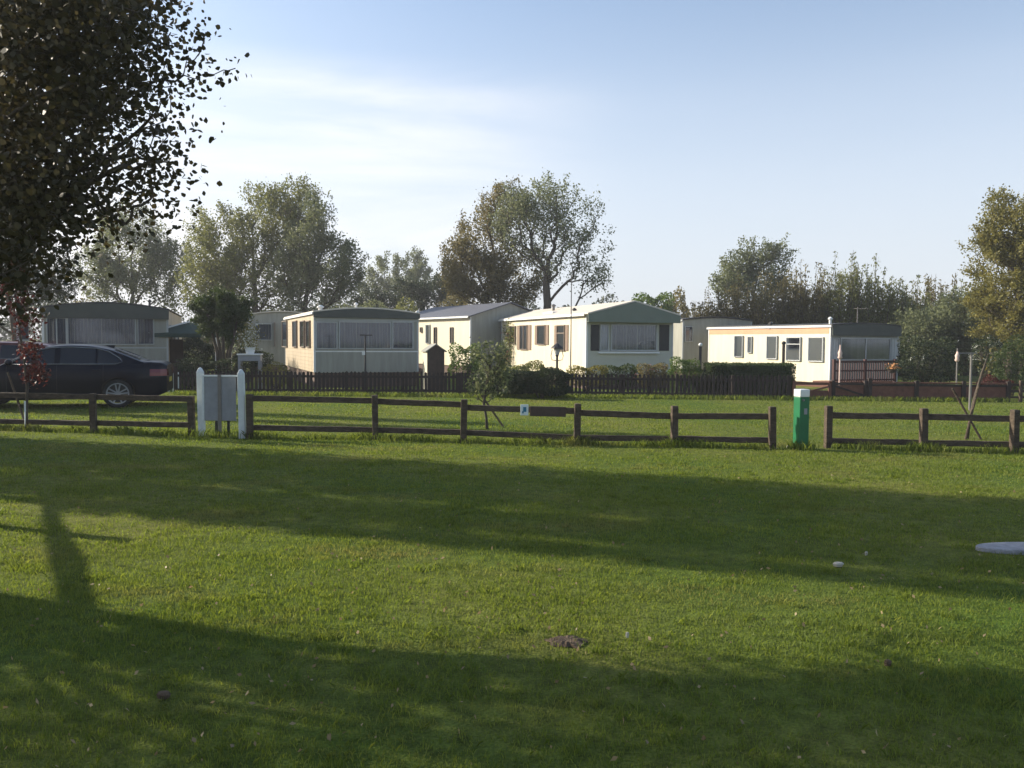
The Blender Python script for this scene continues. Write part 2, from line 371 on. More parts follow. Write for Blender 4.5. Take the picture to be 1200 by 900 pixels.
soil_c = G(665, 753); bare.append((soil_c.x, soil_c.y, 0.13))
slab_c = G(1200, 645.5); 

# ------------------------------------------------------------------ post and rail fences
def lerp(a, b, t): return a + (b-a)*t
POSTS = [(-130, 500, 455), (-10, 503, 458), (110, 507, 461), (225, 511, 464), (293, 514, 462), (440, 515, 463), (543, 519, 468), (676, 521, 473), (790, 523, 475.5), (905, 526, 476.5), (970, 525, 475.5), (1082, 528, 478.5), (1188, 531, 480), (1300, 535, 482)]
RAILS = [ # x0,x1, top centre y0,y1, bottom centre y0,y1
 (-130, -10, 459, 462.5, 490, 493), (-10, 110, 463, 465.2, 494, 496.5), (110, 225, 465.5, 467.8, 496, 498.3),
 (293, 440, 467.2, 470, 501.5, 504.5), (440, 543, 470.6, 474.6, 504.5, 507), (543, 676, 477.8, 482, 507.5, 513.5),
 (676, 790, 484, 488, 513.5, 515), (790, 905, 488, 488.6, 514.5, 516.5), (970, 1082, 487, 489, 517, 519.5), (1082, 1188, 489, 491, 519.5, 521.3), (1188, 1300, 491, 493, 521.3, 524)]
FSPEC = [('brown post and rail fence left of the white notice board', -130, 225), ('long brown post and rail fence between the notice board and the green post', 293, 905), ('brown post and rail fence right of the green post', 970, 1300)]
fence_line = []
for lab, xa, xb in FSPEC:
    ps = [p for p in POSTS if xa <= p[0] <= xb]
    g0 = G(ps[0][0], ps[0][1])
    root = empty('rail_fence', g0, 0, lab, 'fence', 'post and rail fences across the lawn')
    gd = {}
    for (px, yb, yt) in ps:
        g = G(px, yb); h = Z(px, yt, g.y); gd[px] = g
        b = MB(); jl = random.uniform(-.015, .015)
        r = 0.05
        M4 = Matrix.Translation(g - g0) @ Matrix.Rotation(R(random.uniform(-8, 8)+6), 4, 'Z') @ Matrix.Rotation(R(random.uniform(-1.2, 1.2)), 4, 'Y')
        b.box(-r, r, -r, r, -0.1, h, M4)
        b.build('post', M['wood'], root, bevel=0.012)
    xs = [p[0] for p in ps]
    for (x0, x1, a0, a1, b0, b1) in RAILS:
        if x0 in xs and x1 in xs:
            for (y0, y1, hh) in ((a0, a1, 0.095), (b0, b1, 0.09)):
                A = P(x0, y0, gd[x0].y-0.0) - g0; B = P(x1, y1, gd[x1].y-0.0) - g0
                d = (B-A).normalized(); off = Vector((d.y, -d.x, 0))*(-0.062)   # behind the posts
                pts = []; n = 6; bb = MB()
                for i in range(n):
                    s0 = A.lerp(B, i/n) + off; s1 = A.lerp(B, (i+1)/n) + off
                    if i: s0 = last
                    s1 = s1 + Vector((0, 0, random.uniform(-.004, .004))) if i < n-1 else s1
                    pts.append(s0); last = s1
                pts.append(last)
                # one warped board
                k = len(bb.v); sd = Vector((d.y, -d.x, 0)).normalized()*0.022
                for q in pts:
                    for (ss, zz) in ((-1, -1), (1, -1), (1, 1), (-1, 1)):
                        v = q + sd*ss + Vector((0, 0, zz*hh/2*random.uniform(.93, 1.05))); bb.v.append(tuple(v))
                for i in range(len(pts)-1):
                    for c in range(4): bb.f.append((k+i*4+c, k+i*4+(c+1) % 4, k+(i+1)*4+(c+1) % 4, k+(i+1)*4+c))
                bb.f.append((k, k+1, k+2, k+3)); e = k+(len(pts)-1)*4; bb.f.append((e, e+3, e+2, e+1))
                bb.build('rail', M['wood'], root, bevel=0.008)
            fence_line.append((gd[x0], gd[x1]))
    if xa == 293:
        # flat brown board and small sign fixed to the top rail
        A = P(621, 481.5, G(610, 520).y); B = P(663, 482.5, G(640, 520).y)
        bb = MB().bar(A-g0+Vector((0, -0.035, 0)), B-g0+Vector((0, -0.035, 0)), 0.03, 0.155)
        o = bb.build('name_board', M['shedwood'], root, bevel=0.006); o['label'] = 'flat brown board fixed over the rail'
sroot_c = P(614.5, 480, G(610, 520).y) + Vector((0, -0.05, 0))
sr = MB().box(-.062, .062, -.008, .008, -.085, .085).build('fence_sign', M['signwhite'], None, bevel=0.003, loc=sroot_c)
tag(sr, 'small pale square sign with a blue mark on the fence rail', 'sign')
mk = MB(); mk.box(-.02, .03, -.011, -.0085, -.03, .045); mk.box(-.035, -.012, -.0112, -.0086, -.055, -.02); mk.build('blue_mark', M['signblue'], sr)

# ------------------------------------------------------------------ notice board
def notice_board():
    y0 = G(237, 511).y; c = G(261, 512.3)
    root = empty('notice_board', c, 0, 'white notice board on two pointed white posts in the fence gap', 'notice board')
    for px, top, base in ((236.8, 430.5, 511), (284.3, 432.5, 513.5)):
        g = G(px, base)-c; h = Z(px, top, G(px, base).y)
        b = MB(); r = .052
        M4 = Matrix.Translation(g) @ Matrix.Rotation(R(8), 4, 'Z') @ Matrix.Rotation(R(random.uniform(-1, 1)), 4, 'Y')
        n = len(b.v); pts = []
        for z, rr in ((-.1, r), (h-.075, r), (h-.02, r*.55), (h, r*.18)):
            for sx, sy in ((-1, -1), (1, -1), (1, 1), (-1, 1)): pts.append(tuple(M4 @ Vector((sx*rr, sy*rr, z))))
        b.v = pts
        for i in range(3):
            for k in range(4): b.f.append((i*4+k, i*4+(k+1) % 4, i*4+4+(k+1) % 4, i*4+4+k))
        b.f += [(3, 2, 1, 0), (12, 13, 14, 15)]
        b.build('post', M['whitewood'], root, bevel=0.008)
    yy = y0
    def L3(px, py, dy=0): return P(px, py, yy+dy)-c
    A = L3(243, 441); B = L3(261, 492)
    bd = MB(); bd.box(A.x, L3(279.5, 441).x, -.012, .012, B.z, A.z); bd.build('panel', M['greyboard'], root, bevel=0.003)
    bt = MB().box(L3(259, 441).x, L3(263, 441).x, -.03, -.013, L3(261, 508).z, A.z+.03); bt.build('centre_batten', M['metal'], root, bevel=.004)
    fr = MB().box(L3(240, 441).x, L3(281.5, 441).x, -.022, .022, A.z+.001, A.z+.028); fr.build('top_rail', M['whitewood'], root, bevel=.003)
    fr = MB().box(L3(240, 441).x+.003, L3(243, 441).x, -.02, .02, B.z, A.z); fr.build('side_batten', M['whitewood'], root, bevel=.003)
    for px in (256.5, 270.5):
        fr = MB().box(L3(px, 500).x-.02, L3(px, 500).x+.02, .015, .04, -.05, B.z+.05); fr.build('leg', M['black'], root)
notice_board()

# ------------------------------------------------------------------ green post
def green_post():
    c = G(938, 526.5); root = empty('utility_post', c, R(16), 'square green service post with a white cap in the fence gap', 'post')
    hh = Z(938, 465, c.y); ht = Z(938, 456, c.y); r = 0.083
    MB().box(-r, r, -r, r, -.05, hh).build('body', M['green'], root, bevel=.01)
    MB().box(-r-.002, r+.002, -r-.002, r+.002, hh+.001, ht).build('cap', M['white'], root, bevel=.014)
    MB().box(-.015, .04, -r-.008, -r-.002, hh-.26, hh-.17).build('label_plate', M['greyboard'], root, bevel=.003)
    o = MB().lathe([(.0, -.012), (.018, -.01), (.02, 0)], 12, (-.03, -r-.001, hh-.045), 'y').build('lock', M['metal'], root, smooth=True)
    g = [MB().box(-r+.03+i*.03, -r+.036+i*.03, -r-.004, -r+.004, hh-.62, hh-.32) for i in range(0)]
green_post()

# ------------------------------------------------------------------ caravans
def frame_pts(O, t):
    u = Vector((math.cos(t), math.sin(t), 0)); v = Vector((-math.sin(t), math.cos(t), 0)); return u, v
class Caravan:
    def __init__(s, name, label, px, D, t, W, Lg, zs, ze, rise, roof='barrel', wall='cream', fwall=None, roofm='paleroof', oh=.08, fascia=None, fdrop=0.0, group='static caravans behind the picket fences', lap=False, skirt='skirt', foh=.1):
        s.O = GX(px, D); s.t = R(t); s.u, s.v = frame_pts(s.O, s.t); s.W = W; s.L = Lg; s.ze = ze; s.zs = zs
        s.root = empty(name, s.O, s.t, label, 'caravan', group)
        prof = []
        N = 14 if roof == 'barrel' else 2
        for i in range(N+1):
            q = i/N
            prof.append((q*W, ze + (rise*math.sin(math.pi*q) if roof == 'barrel' else rise*(1-abs(2*q-1)))))
        # walls
        b = MB()
        poly = [(0, zs)] + prof + [(W, zs)]
        b.prism(poly, 0, Lg); b.build('body', M[wall], s.root, bevel=.02)
        if fwall:  # front skin, darker than the sides: shade put into its colour
            b = MB(); b.prism([(0.006, zs+.003), (.006, ze)] + [(x_, z_-.004) for x_, z_ in prof[1:-1]] + [(W-.006, ze), (W-.006, zs+.003)], -.012, -.003)
            b.build('front_shade_panel', M[fwall], s.root)
        if lap:
            b = MB(); z = zs+.12
            while z < ze-.35:
                b.box(-.012, -.001, .06, Lg-.06, z, z+.012); z += .13
            b.build('lap_siding', M[wall], s.root)
        # roof skin
        b = MB(); n = len(prof); th = .05; base = 0
        pr = [(x_ if 0 < i < n-1 else (x_-oh if i == 0 else x_+oh), z_ if 0 < i < n-1 else z_-oh*(rise/(W/2) if roof != 'barrel' else .3)) for i, (x_, z_) in enumerate(prof)]
        poly = [(x_, z_+.012) for x_, z_ in pr] + [(x_, z_+.012+th) for x_, z_ in reversed(pr)]
        b.prism(poly, -foh, Lg+.1); b.build('roof', M[roofm], s.root, bevel=.01)
        # gutter along the lit side, corner trims
        MB().box(-oh-.035, -oh-.002, -.08, Lg+.08, ze-.06, ze+.015).build('gutter', M['white' if wall != 'shadecream' else 'winframe'], s.root)
        for yy in (-.016, Lg-.03):
            MB().box(-.016, .05, yy, yy+.045, zs+.02, ze-.03).build('corner_trim', M['white' if wall in ('cream', 'shadecream2', 'beige') else 'winframe'], s.root)
        MB().box(W-.05, W+.016, -.017, .028, zs+.02, ze-.03).build('corner_trim', M['winframe'], s.root)
        if fascia:
            f = MB(); top = [(x_, z_+.004) for x_, z_ in pr]; f.prism([(pr[0][0]+.01, ze-fdrop), *top, (pr[-1][0]-.01, ze-fdrop)], -foh-.03, -foh-.004)
            f.build('fascia', M[fascia], s.root)
            if foh > .2:
                MB().box(.0, W, -foh, -.02, ze-fdrop+.01, ze-fdrop+.03).build('soffit', M[fascia], s.root)
        if zs > .1: MB().box(.05, W-.05, .05, Lg-.05, -.02, zs-.003).build('skirting', M[skirt], s.root)
    def hit(s, wall, px, py):
        d = ray(px, py); o = Vector((0, 0, EYE)); n = -s.v if wall == 'front' else -s.u
        tt = (s.O - o).dot(n)/d.dot(n); p = o + d*tt - s.O
        return (p.dot(s.u) if wall == 'front' else p.dot(s.v)), p.z
    def window(s, wall, x0, y0, x1, y1, cur='curtain', frame='winframe', mull=(), cover=1.0, shut=None, glass=True, hmull=()):
        a, zt = s.hit(wall, x0, (y0)); c, _ = s.hit(wall, x1, y0); _, zb = s.hit(wall, (x0+x1)/2, y1); _, zt = s.hit(wall, (x0+x1)/2, y0)
        if a > c: a, c = c, a
        def tr(b, sa, sb, d0, d1, z0, z1):
            if wall == 'front': b.box(sa, sb, -d1, -d0, z0, z1)
            else: b.box(-d1, -d0, sa, sb, z0, z1)
        fw = .035 if c-a > .5 else .025
        # frame parts; mullion positions given as fractions
        f = MB(); tr(f, a-fw, a, .003, .06, zb-fw, zt+fw); tr(f, c, c+fw, .003, .06, zb-fw, zt+fw)
        tr(f, a+.0005, c-.0005, .003, .06, zt, zt+fw); tr(f, a+.0005, c-.0005, .003, .06, zb-fw, zb)
        for q in mull: tr(f, a+(c-a)*q-.02, a+(c-a)*q+.02, .03, .057, zb+.001, zt-.001)
        for q in hmull: tr(f, a+.001, c-.001, .03, .055, lerp(zb, zt, q)-.018, lerp(zb, zt, q)+.018)
        w_ = f.build('window', M[frame], s.root)
        g = MB(); tr(g, a+.001, c-.001, .003, .008, zb+.001, zt-.001); g.build('backing', M['interior'], w_)
        if cur:
            n = max(8, int((c-a)/.03)); k = MB()
            spans = [(0, cover/2), (1-cover/2, 1)] if cover < 1 else [(0, 1)]
            for s0, s1 in spans:
                m_ = max(6, int(n*(s1-s0))); P0 = []
                for i in range(m_+1):
                    q = a+(c-a)*lerp(s0, s1, i/m_); q = min(max(q, a+.002), c-.002); dd = .017 + .007*math.sin(i*1.9+math.sin(i*.5))
                    P0.append((q, dd))
                for (q0, d0), (q1, d1) in zip(P0[:-1], P0[1:]):
                    if wall == 'front': k.quad([(q0, -d0, zb+.01), (q1, -d1, zb+.01), (q1, -d1, zt-.01), (q0, -d0, zt-.01)])
                    else: k.quad([(-d0, q0, zb+.01), (-d1, q1, zb+.01), (-d1, q1, zt-.01), (-d0, q0, zt-.01)])
            k.build('curtain', M[cur], w_)
        if glass:
            g = MB()
            if wall == 'front': g.quad([(a, -.032, zb), (c, -.032, zb), (c, -.032, zt), (a, -.032, zt)])
            else: g.quad([(-.032, a, zb), (-.032, c, zb), (-.032, c, zt), (-.032, a, zt)])
            g.build('glass', M['glass'], w_)
        if shut:
            for q0, q1 in ((a-fw-.01-shut, a-fw-.01), (c+fw+.01, c+fw+.01+shut)):
                k = MB(); tr(k, q0, q1, .003, .03, zb-.03, zt+.03)
                k.build('shutter', M['shutter'], s.root, bevel=.004)
        return w_
    def strip(s, wall, name, z0, z1, m, d=.02):
        b = MB()
        if wall == 'front': b.box(.01, s.W-.01, -d, -.003, z0, z1)
        else: b.box(-d, -.003, .01, s.L-.01, z0, z1)
        return b.build(name, M[m], s.root)
    def simple_back(s):
        for (a, c) in ((.8, 1.5), (2.6, 3.4), (5, 5.8)):
            if c < s.L-.3:
                f = MB().box(s.W+.003, s.W+.05, a, c, 1.3, 2.1).build('window', M['winframe'], s.root)
                MB().box(s.W+.051, s.W+.056, a+.05, c-.05, 1.35, 2.05).build('glass', M['interior'], f)
    def pipe(s, uu, vv, h, r=.05, name='flue', m='metal'):
        MB().lathe([(r, s.ze-.1), (r, s.ze+h), (r*1.7, s.ze+h+.005), (r*1.7, s.ze+h+.05), (r*.4, s.ze+h+.1)], 10, (uu, vv, 0)).build(name, M[m], s.root)

# left caravan behind the cars
c1 = Caravan('static_caravan', 'static caravan with a shade-coloured front behind the dark cars, far left', 50, 27, 19, 3.78, 9, .45, Z(50, 361, 27), .18, 'barrel', 'beige', 'shadecream', 'darkroof', fascia='fascia_dark', fdrop=.32, oh=.05)
c1.window('front', 55.5, 373, 77, 403, mull=(.5,)); c1.window('front', 80, 373, 158, 403, mull=()); c1.window('front', 162, 373, 179.5, 403)
c1.strip('front', 'belt_trim', c1.hit('front', 100, 408)[1], c1.hit('front', 100, 406.5)[1], 'winframe')
c1.window('left', 22, 374, 33, 398, cur='curtain_w'); c1.simple_back()
c1.pipe(3.1, 1.5, .32, .04, 'flue', 'darkroof')
# second caravan
c2 = Caravan('static_caravan', 'cream sided static caravan with three wide front windows behind the tee shaped washing post', 368, 28, 21.5, 3.62, 8.6, .50, Z(368, 366, 28), .14, 'barrel', 'beige', 'shadecream', 'paleroof', fascia='fascia_dark', fdrop=.17, oh=.04, lap=True)
c2.window('front', 371, 378, 394, 408, cur='curtain'); c2.window('front', 398, 378, 457, 408, cur='curtain'); c2.window('front', 460.5, 378, 483, 408)
c2.strip('front', 'belt_trim', c2.hit('front', 400, 412.5)[1], c2.hit('front', 400, 411)[1], 'white')
c2.strip('front', 'top_trim', c2.hit('front', 400, 376)[1], c2.hit('front', 400, 373)[1], 'winframe')
for q in ((331.5, 337), (344, 348.5), (353, 357.5), (360, 364)): c2.window('left', q[0], 377, q[1], 406, cur='curtain_w', frame='brownframe')
c2.window('left', 318, 379, 322.5, 405, cur='curtain', frame='brownframe')
c2.simple_back(); c2.pipe(.25, .2, .16, .07, 'roof_vent', 'white'); c2.pipe(1.9, 2.5, .38, .045, 'flue', 'white')
MB().lathe([(.0, 0), (.05, .0), (.07, .06), (.03, .1), (.0, .1)], 12, (3.56, -.1, c2.ze+.02)).build('security_light', M['white'], c2.root, smooth=True)
# caravan between, with a grey pitched roof
c5 = Caravan('static_caravan', 'white static caravan with a grey pitched roof, set back behind the other two', 551, 36, 33, 4.1, 7.2, .5, Z(551, 370.8, 36), .62, 'gable', 'cream', 'shadecream', 'greyroof', oh=.14, foh=.15)
c5.window('left', 500, 381, 504, 402, cur=None, frame='winframe'); c5.window('left', 509.5, 384, 511.5, 402, cur='curtain', frame='brownframe'); c5.window('left', 528.5, 384, 531, 402, cur='curtain', frame='brownframe')
c5.window('left', 493.2, 384, 494.8, 389, cur=None, frame='brownframe'); c5.simple_back()
# main caravan
c3 = Caravan('static_caravan', 'bright cream static caravan with brown shutters and a low gabled front behind the garden lantern', 687, 28, 19, 3.30, 9.1, .42, Z(687, 368, 28), .42, 'gable', 'cream', 'shadecream2', 'paleroof', oh=.10, fascia='fascia_green', fdrop=.27, foh=.34)
c3.window('front', 703.5, 381, 712, 410, cur='curtain_w'); c3.window('front', 716.5, 381, 768.5, 410, cur='curtain_n', cover=1)
for a_, b_ in ((692.2, 702), (772.5, 784)):
    s0, z1 = c3.hit('front', a_, 380.5); s1, _ = c3.hit('front', b_, 380.5); _, z0 = c3.hit('front', a_, 411)
    MB().box(s0, s1, -.035, -.013, z0, z1).build('shutter', M['black'], c3.root, bevel=.004)
MB().box(c3.hit('front', 700, 413)[0], c3.hit('front', 771, 413)[0], -.13, -.013, c3.hit('front', 720, 414.2)[1], c3.hit('front', 720, 412.3)[1]).build('sill', M['white'], c3.root, bevel=.005)
c3.window('left', 610.5, 382, 618.5, 409, cur='curtain_w', frame='brownframe', mull=(.5,), shut=.38)
c3.window('left', 631, 382, 639.5, 403, cur='curtain_w', frame='brownframe', shut=.3, cover=.6)
c3.window('left', 654, 382, 662.5, 410, cur='curtain_w', frame='brownframe', shut=.26, hmull=(.7,))
c3.window('left', 599, 383, 604.5, 402, cur='curtain', frame='brownframe')
c3.simple_back(); c3.pipe(1.0, 5.5, .48, .06, 'flue', 'metal'); c3.pipe(.5, 2.2, .2, .05, 'flue', 'black')
MB().box(.35, 1.0, 4.0, 5.0, c3.ze+.10, c3.ze+.22).build('skylight', M['white'], c3.root, bevel=.02)
# right caravan
c4 = Caravan('static_caravan', 'low cream caravan with a peach stripe and five narrow side windows, far right', 973, 30, 25, 3.45, 6.9, .16, Z(973, 381.5, 30), .07, 'barrel', 'cream', 'shadecream', 'darkroof', oh=.03, fascia='fascia_dark', fdrop=.36, skirt='redboard')
c4.strip('left', 'peach_stripe', c4.hit('left', 940, 391)[1], c4.hit('left', 940, 383.5)[1], 'peach', .012)
for a_, b_, y0_, y1_ in ((862, 871, 394, 418), (877.5, 881.5, 395, 413), (900, 911, 394.5, 420), (923, 938.5, 396, 422), (949, 965, 396, 423)):
    c4.window('left', a_, y0_, b_, y1_, cur='curtain_w', frame='winframe', hmull=(.72,) if a_ == 923 else ())
c4.window('front', 985, 397, 1042, 421, cur=None, mull=(.5,)); 
c4.window('front', 975, 397, 982, 421, cur='curtain_w', glass=False); c4.window('front', 1044, 397, 1052.5, 421, cur='curtain_w', glass=False)
c4.simple_back(); c4.pipe(.1, .12, .22, .05, 'flue', 'white'); c4.pipe(.02, 3.1, .10, .05, 'roof_vent', 'darkroof')
# caravan between, its shade put into the wall colour
c6 = Caravan('static_caravan', 'shaded grey caravan set back between the shuttered and the peach striped caravans', 800, 37, 14, 3.4, 8, .4, Z(800, 375, 37), .12, 'barrel', 'shadecream', None, 'darkroof', oh=.05, group='static caravans behind the picket fences')
c6.window('front', 803, 383, 811, 400, cur='curtain'); c6.simple_back()
# far left caravan end seen between the clipped tree and the second caravan
c7 = Caravan('static_caravan', 'distant pale caravan glimpsed behind the dark shaggy tree', 292, 40, 15, 3.2, 8, .4, Z(300, 369, 40), .15, 'barrel', 'beige', 'shadecream', 'paleroof', oh=.05)
c7.window('front', 300, 380, 318, 398, cur='curtain')

# ------------------------------------------------------------------ picket fences
def picket_fence(label, pa, pb, ha, hb, group, m='creosote', gap=.116, wd=.072, name='picket_fence', rails=(.18, .78)):
    A = G(*pa); B = G(*pb); root = empty(name, A, 0, label, 'fence', group)
    d = (B-A); Ln = d.length; d.normalize(); n = int(Ln/gap); side = Vector((d.y, -d.x, 0))
    pv = MB(); th = .018; poly = [(-wd/2, 0.03), (wd/2, 0.03), (wd/2, 1-.05), (0, 1), (-wd/2, 1-.05)]
    pv.prism(poly, -th/2, th/2)
    first = None
    for i in range(n):
        q = (i+.5)/n; h = lerp(ha, hb, q)*random.uniform(.97, 1.03)
        if first is None: o = first = pv.build('picket', M[m], root)
        else: o = first.copy(); COL.objects.link(o); o.parent = root
        o.location = d*(q*Ln) + side*.03; o.scale = (random.uniform(.9, 1.1), 1, h)
        o.rotation_euler = (R(random.uniform(-1.5, 1.5)), R(random.uniform(-1.2, 1.2)), math.atan2(d.y, d.x))
    for rz in rails:
        MB().bar(Vector((0, 0, ha*rz)), d*Ln + Vector((0, 0, hb*rz)), .035, .07).build('rail', M[m], root)
    k = int(Ln/1.8)+1
    for i in range(k+1):
        p = d*(Ln*i/k) - side*.06
        MB().box(p.x-.04, p.x+.04, p.y-.04, p.y+.04, -.1, lerp(ha, hb, i/k)*.97).build('post', M[m], root)
    return root
hp = lambda px, top, base: Z(px, top, G(px, base).y)
picket_fence('dark brown picket fence in front of the three front windows caravan', (205, 461.5), (538, 463), hp(205, 434, 461.5), hp(538, 436, 463), 'dark picket fences along the plots')
picket_fence('dark brown picket fence in front of the shuttered caravan', (539, 463.2), (925, 468), hp(539, 436, 463.2), hp(925, 440, 468), 'dark picket fences along the plots')
# small pale gate beside the car
picket_fence('short white picket gate just right of the dark saloon car', (190, 459), (207, 459.5), .62, .62, None, 'whitewood', .15, .06, 'picket_gate', (.3, .85))
def board_fence():
    pts = [(1018, 469), (1180, 470.5)]
    A = G(*pts[0]); B = G(*pts[1]); root = empty('board_fence', A, 0, 'low reddish board fence with a cap rail behind the right hand rail fence', 'fence')
    d = B-A; Ln = d.length; d.normalize(); h = hp(1018, 447, 469)
    sd = Vector((d.y, -d.x, 0))
    nb = 4
    for i in range(nb):
        MB().bar(d*(Ln*i/nb)+Vector((0, 0, h*.45)), d*(Ln*(i+1)/nb-.004)+Vector((0, 0, h*.45)), .022, h*.72).build('board_panel', M['redboard'], root, bevel=.003)
    MB().bar(Vector((0, 0, h-.03)), d*Ln+Vector((0, 0, h-.03)), .09, .04).build('cap_rail', M['redboard'], root, bevel=.004)
    MB().bar(Vector((0, 0, h*.82))+sd*.03, d*Ln+Vector((0, 0, h*.82))+sd*.03, .03, .06).build('rail', M['creosote'], root)
    for px in (1018, 1073, 1128, 1180):
        q = (px-1018)/162*Ln; p = d*q+sd*.05
        MB().box(p.x-.05, p.x+.05, p.y-.04, p.y+.04, -.1, h*1.06 if px > 1018 else h*1.18).build('post', M['creosote'], root, bevel=.006)
    # gate leaf
    A2 = G(976, 468.5); B2 = G(1014, 469); r2 = empty('field_gate', A2, 0, 'low dark wooden gate with diagonal braces by the peach striped caravan', 'gate')
    D2 = B2-A2; hh = h*.95
    MB().bar(Vector((0, 0, hh-.05)), D2+Vector((0, 0, hh-.05)), .04, .06).build('top_rail', M['creosote'], r2)
    MB().bar(Vector((0, 0, .1)), D2+Vector((0, 0, .1)), .04, .06).build('bottom_rail', M['creosote'], r2)
    MB().bar(Vector((0, -.03, hh-.1)), D2+Vector((0, -.03, .12)), .03, .05).build('brace', M['creosote'], r2)
    MB().bar(Vector((0, .02, hh*.5)), D2+Vector((0, .02, hh*.5)), .015, hh*.65).build('board_panel', M['redboard'], r2)
    for e in (Vector((0, 0, 0)), D2): MB().box(e.x-.05, e.x+.05, e.y-.05, e.y+.05, -.1, hh*1.1).build('post', M['creosote'], r2, bevel=.006)
    A3 = G(930, 468); B3 = G(972, 468.5); r3 = empty('low_wooden_rail', A3, 0, 'low reddish rail barrier beside the green post and below the cream caravan', 'fence')
    D3 = B3-A3
    MB().bar(Vector((0, 0, hh-.05)), D3+Vector((0, 0, hh-.05)), .05, .08).build('top_rail', M['redboard'], r3, bevel=.005)
    MB().bar(Vector((0, 0, .16)), D3+Vector((0, 0, .16)), .03, .2).build('board_panel', M['redboard'], r3)
    MB().bar(Vector((0, -.03, .12)), D3+Vector((0, -.03, hh-.12)), .03, .05).build('brace', M['redboard'], r3)
    for e in (Vector((0, 0, 0)), D3): MB().box(e.x-.04, e.x+.04, e.y-.04, e.y+.04, -.1, hh*1.05).build('post', M['redboard'], r3, bevel=.006)
    A4 = G(1183, 470.5); r4 = empty('slatted_fence', A4, 0, 'open slatted fence with pale posts at the right edge', 'fence'); D4 = G(1330, 472)-A4
    for z in (.12, .3, .48): MB().bar(Vector((0, 0, z)), D4+Vector((0, 0, z)), .03, .06).build('rail', M['creosote'], r4)
    for q in (0.08, .38, .7, 1): p = D4*q; MB().box(p.x-.04, p.x+.04, p.y-.08, p.y, -.1, .6).build('post', M['wood'], r4, bevel=.006)
board_fence()
# deck railing of the right caravan
def deck():
    A = P(977, 440, 28.2); A.z = 0; root = empty('deck_railing', A, R(22), 'dark red veranda railing in front of the peach striped caravan', 'railing')
    Ln = 2.75; z0 = .55; z1 = Z(1000, 423, 28.5)
    MB().box(0, Ln, -.03, .03, z1-.06, z1).build('handrail', M['redrail'], root, bevel=.006)
    for i in range(2): MB().box(0, Ln, -.021, .021, z1-.36-i*.32, z1-.31-i*.32).build('rail', M['redrail'], root)
    n = 26; sp = MB().box(-.016, .016, -.012, .012, 0, z1-.06-.3)
    f = None
    for i in range(n):
        o = (sp.build('baluster', M['redrail'], root) if f is None else f.copy())
        if f is None: f = o
        else: COL.objects.link(o); o.parent = root
        o.location = (.05+i*(Ln-.1)/(n-1), 0, .3)
    for q in (0, .5, 1): MB().box(q*Ln-.045, q*Ln+.045, -.045, .045, 0, z1+.06).build('post', M['redrail'], root, bevel=.006)
    MB().box(0, Ln, .05, 1.0, .22, .3).build('deck_floor', M['redboard'], root)
    MB().box(-.0, Ln, -.02, .02, 0, .22).build('deck_skirt', M['redboard'], root)
deck()

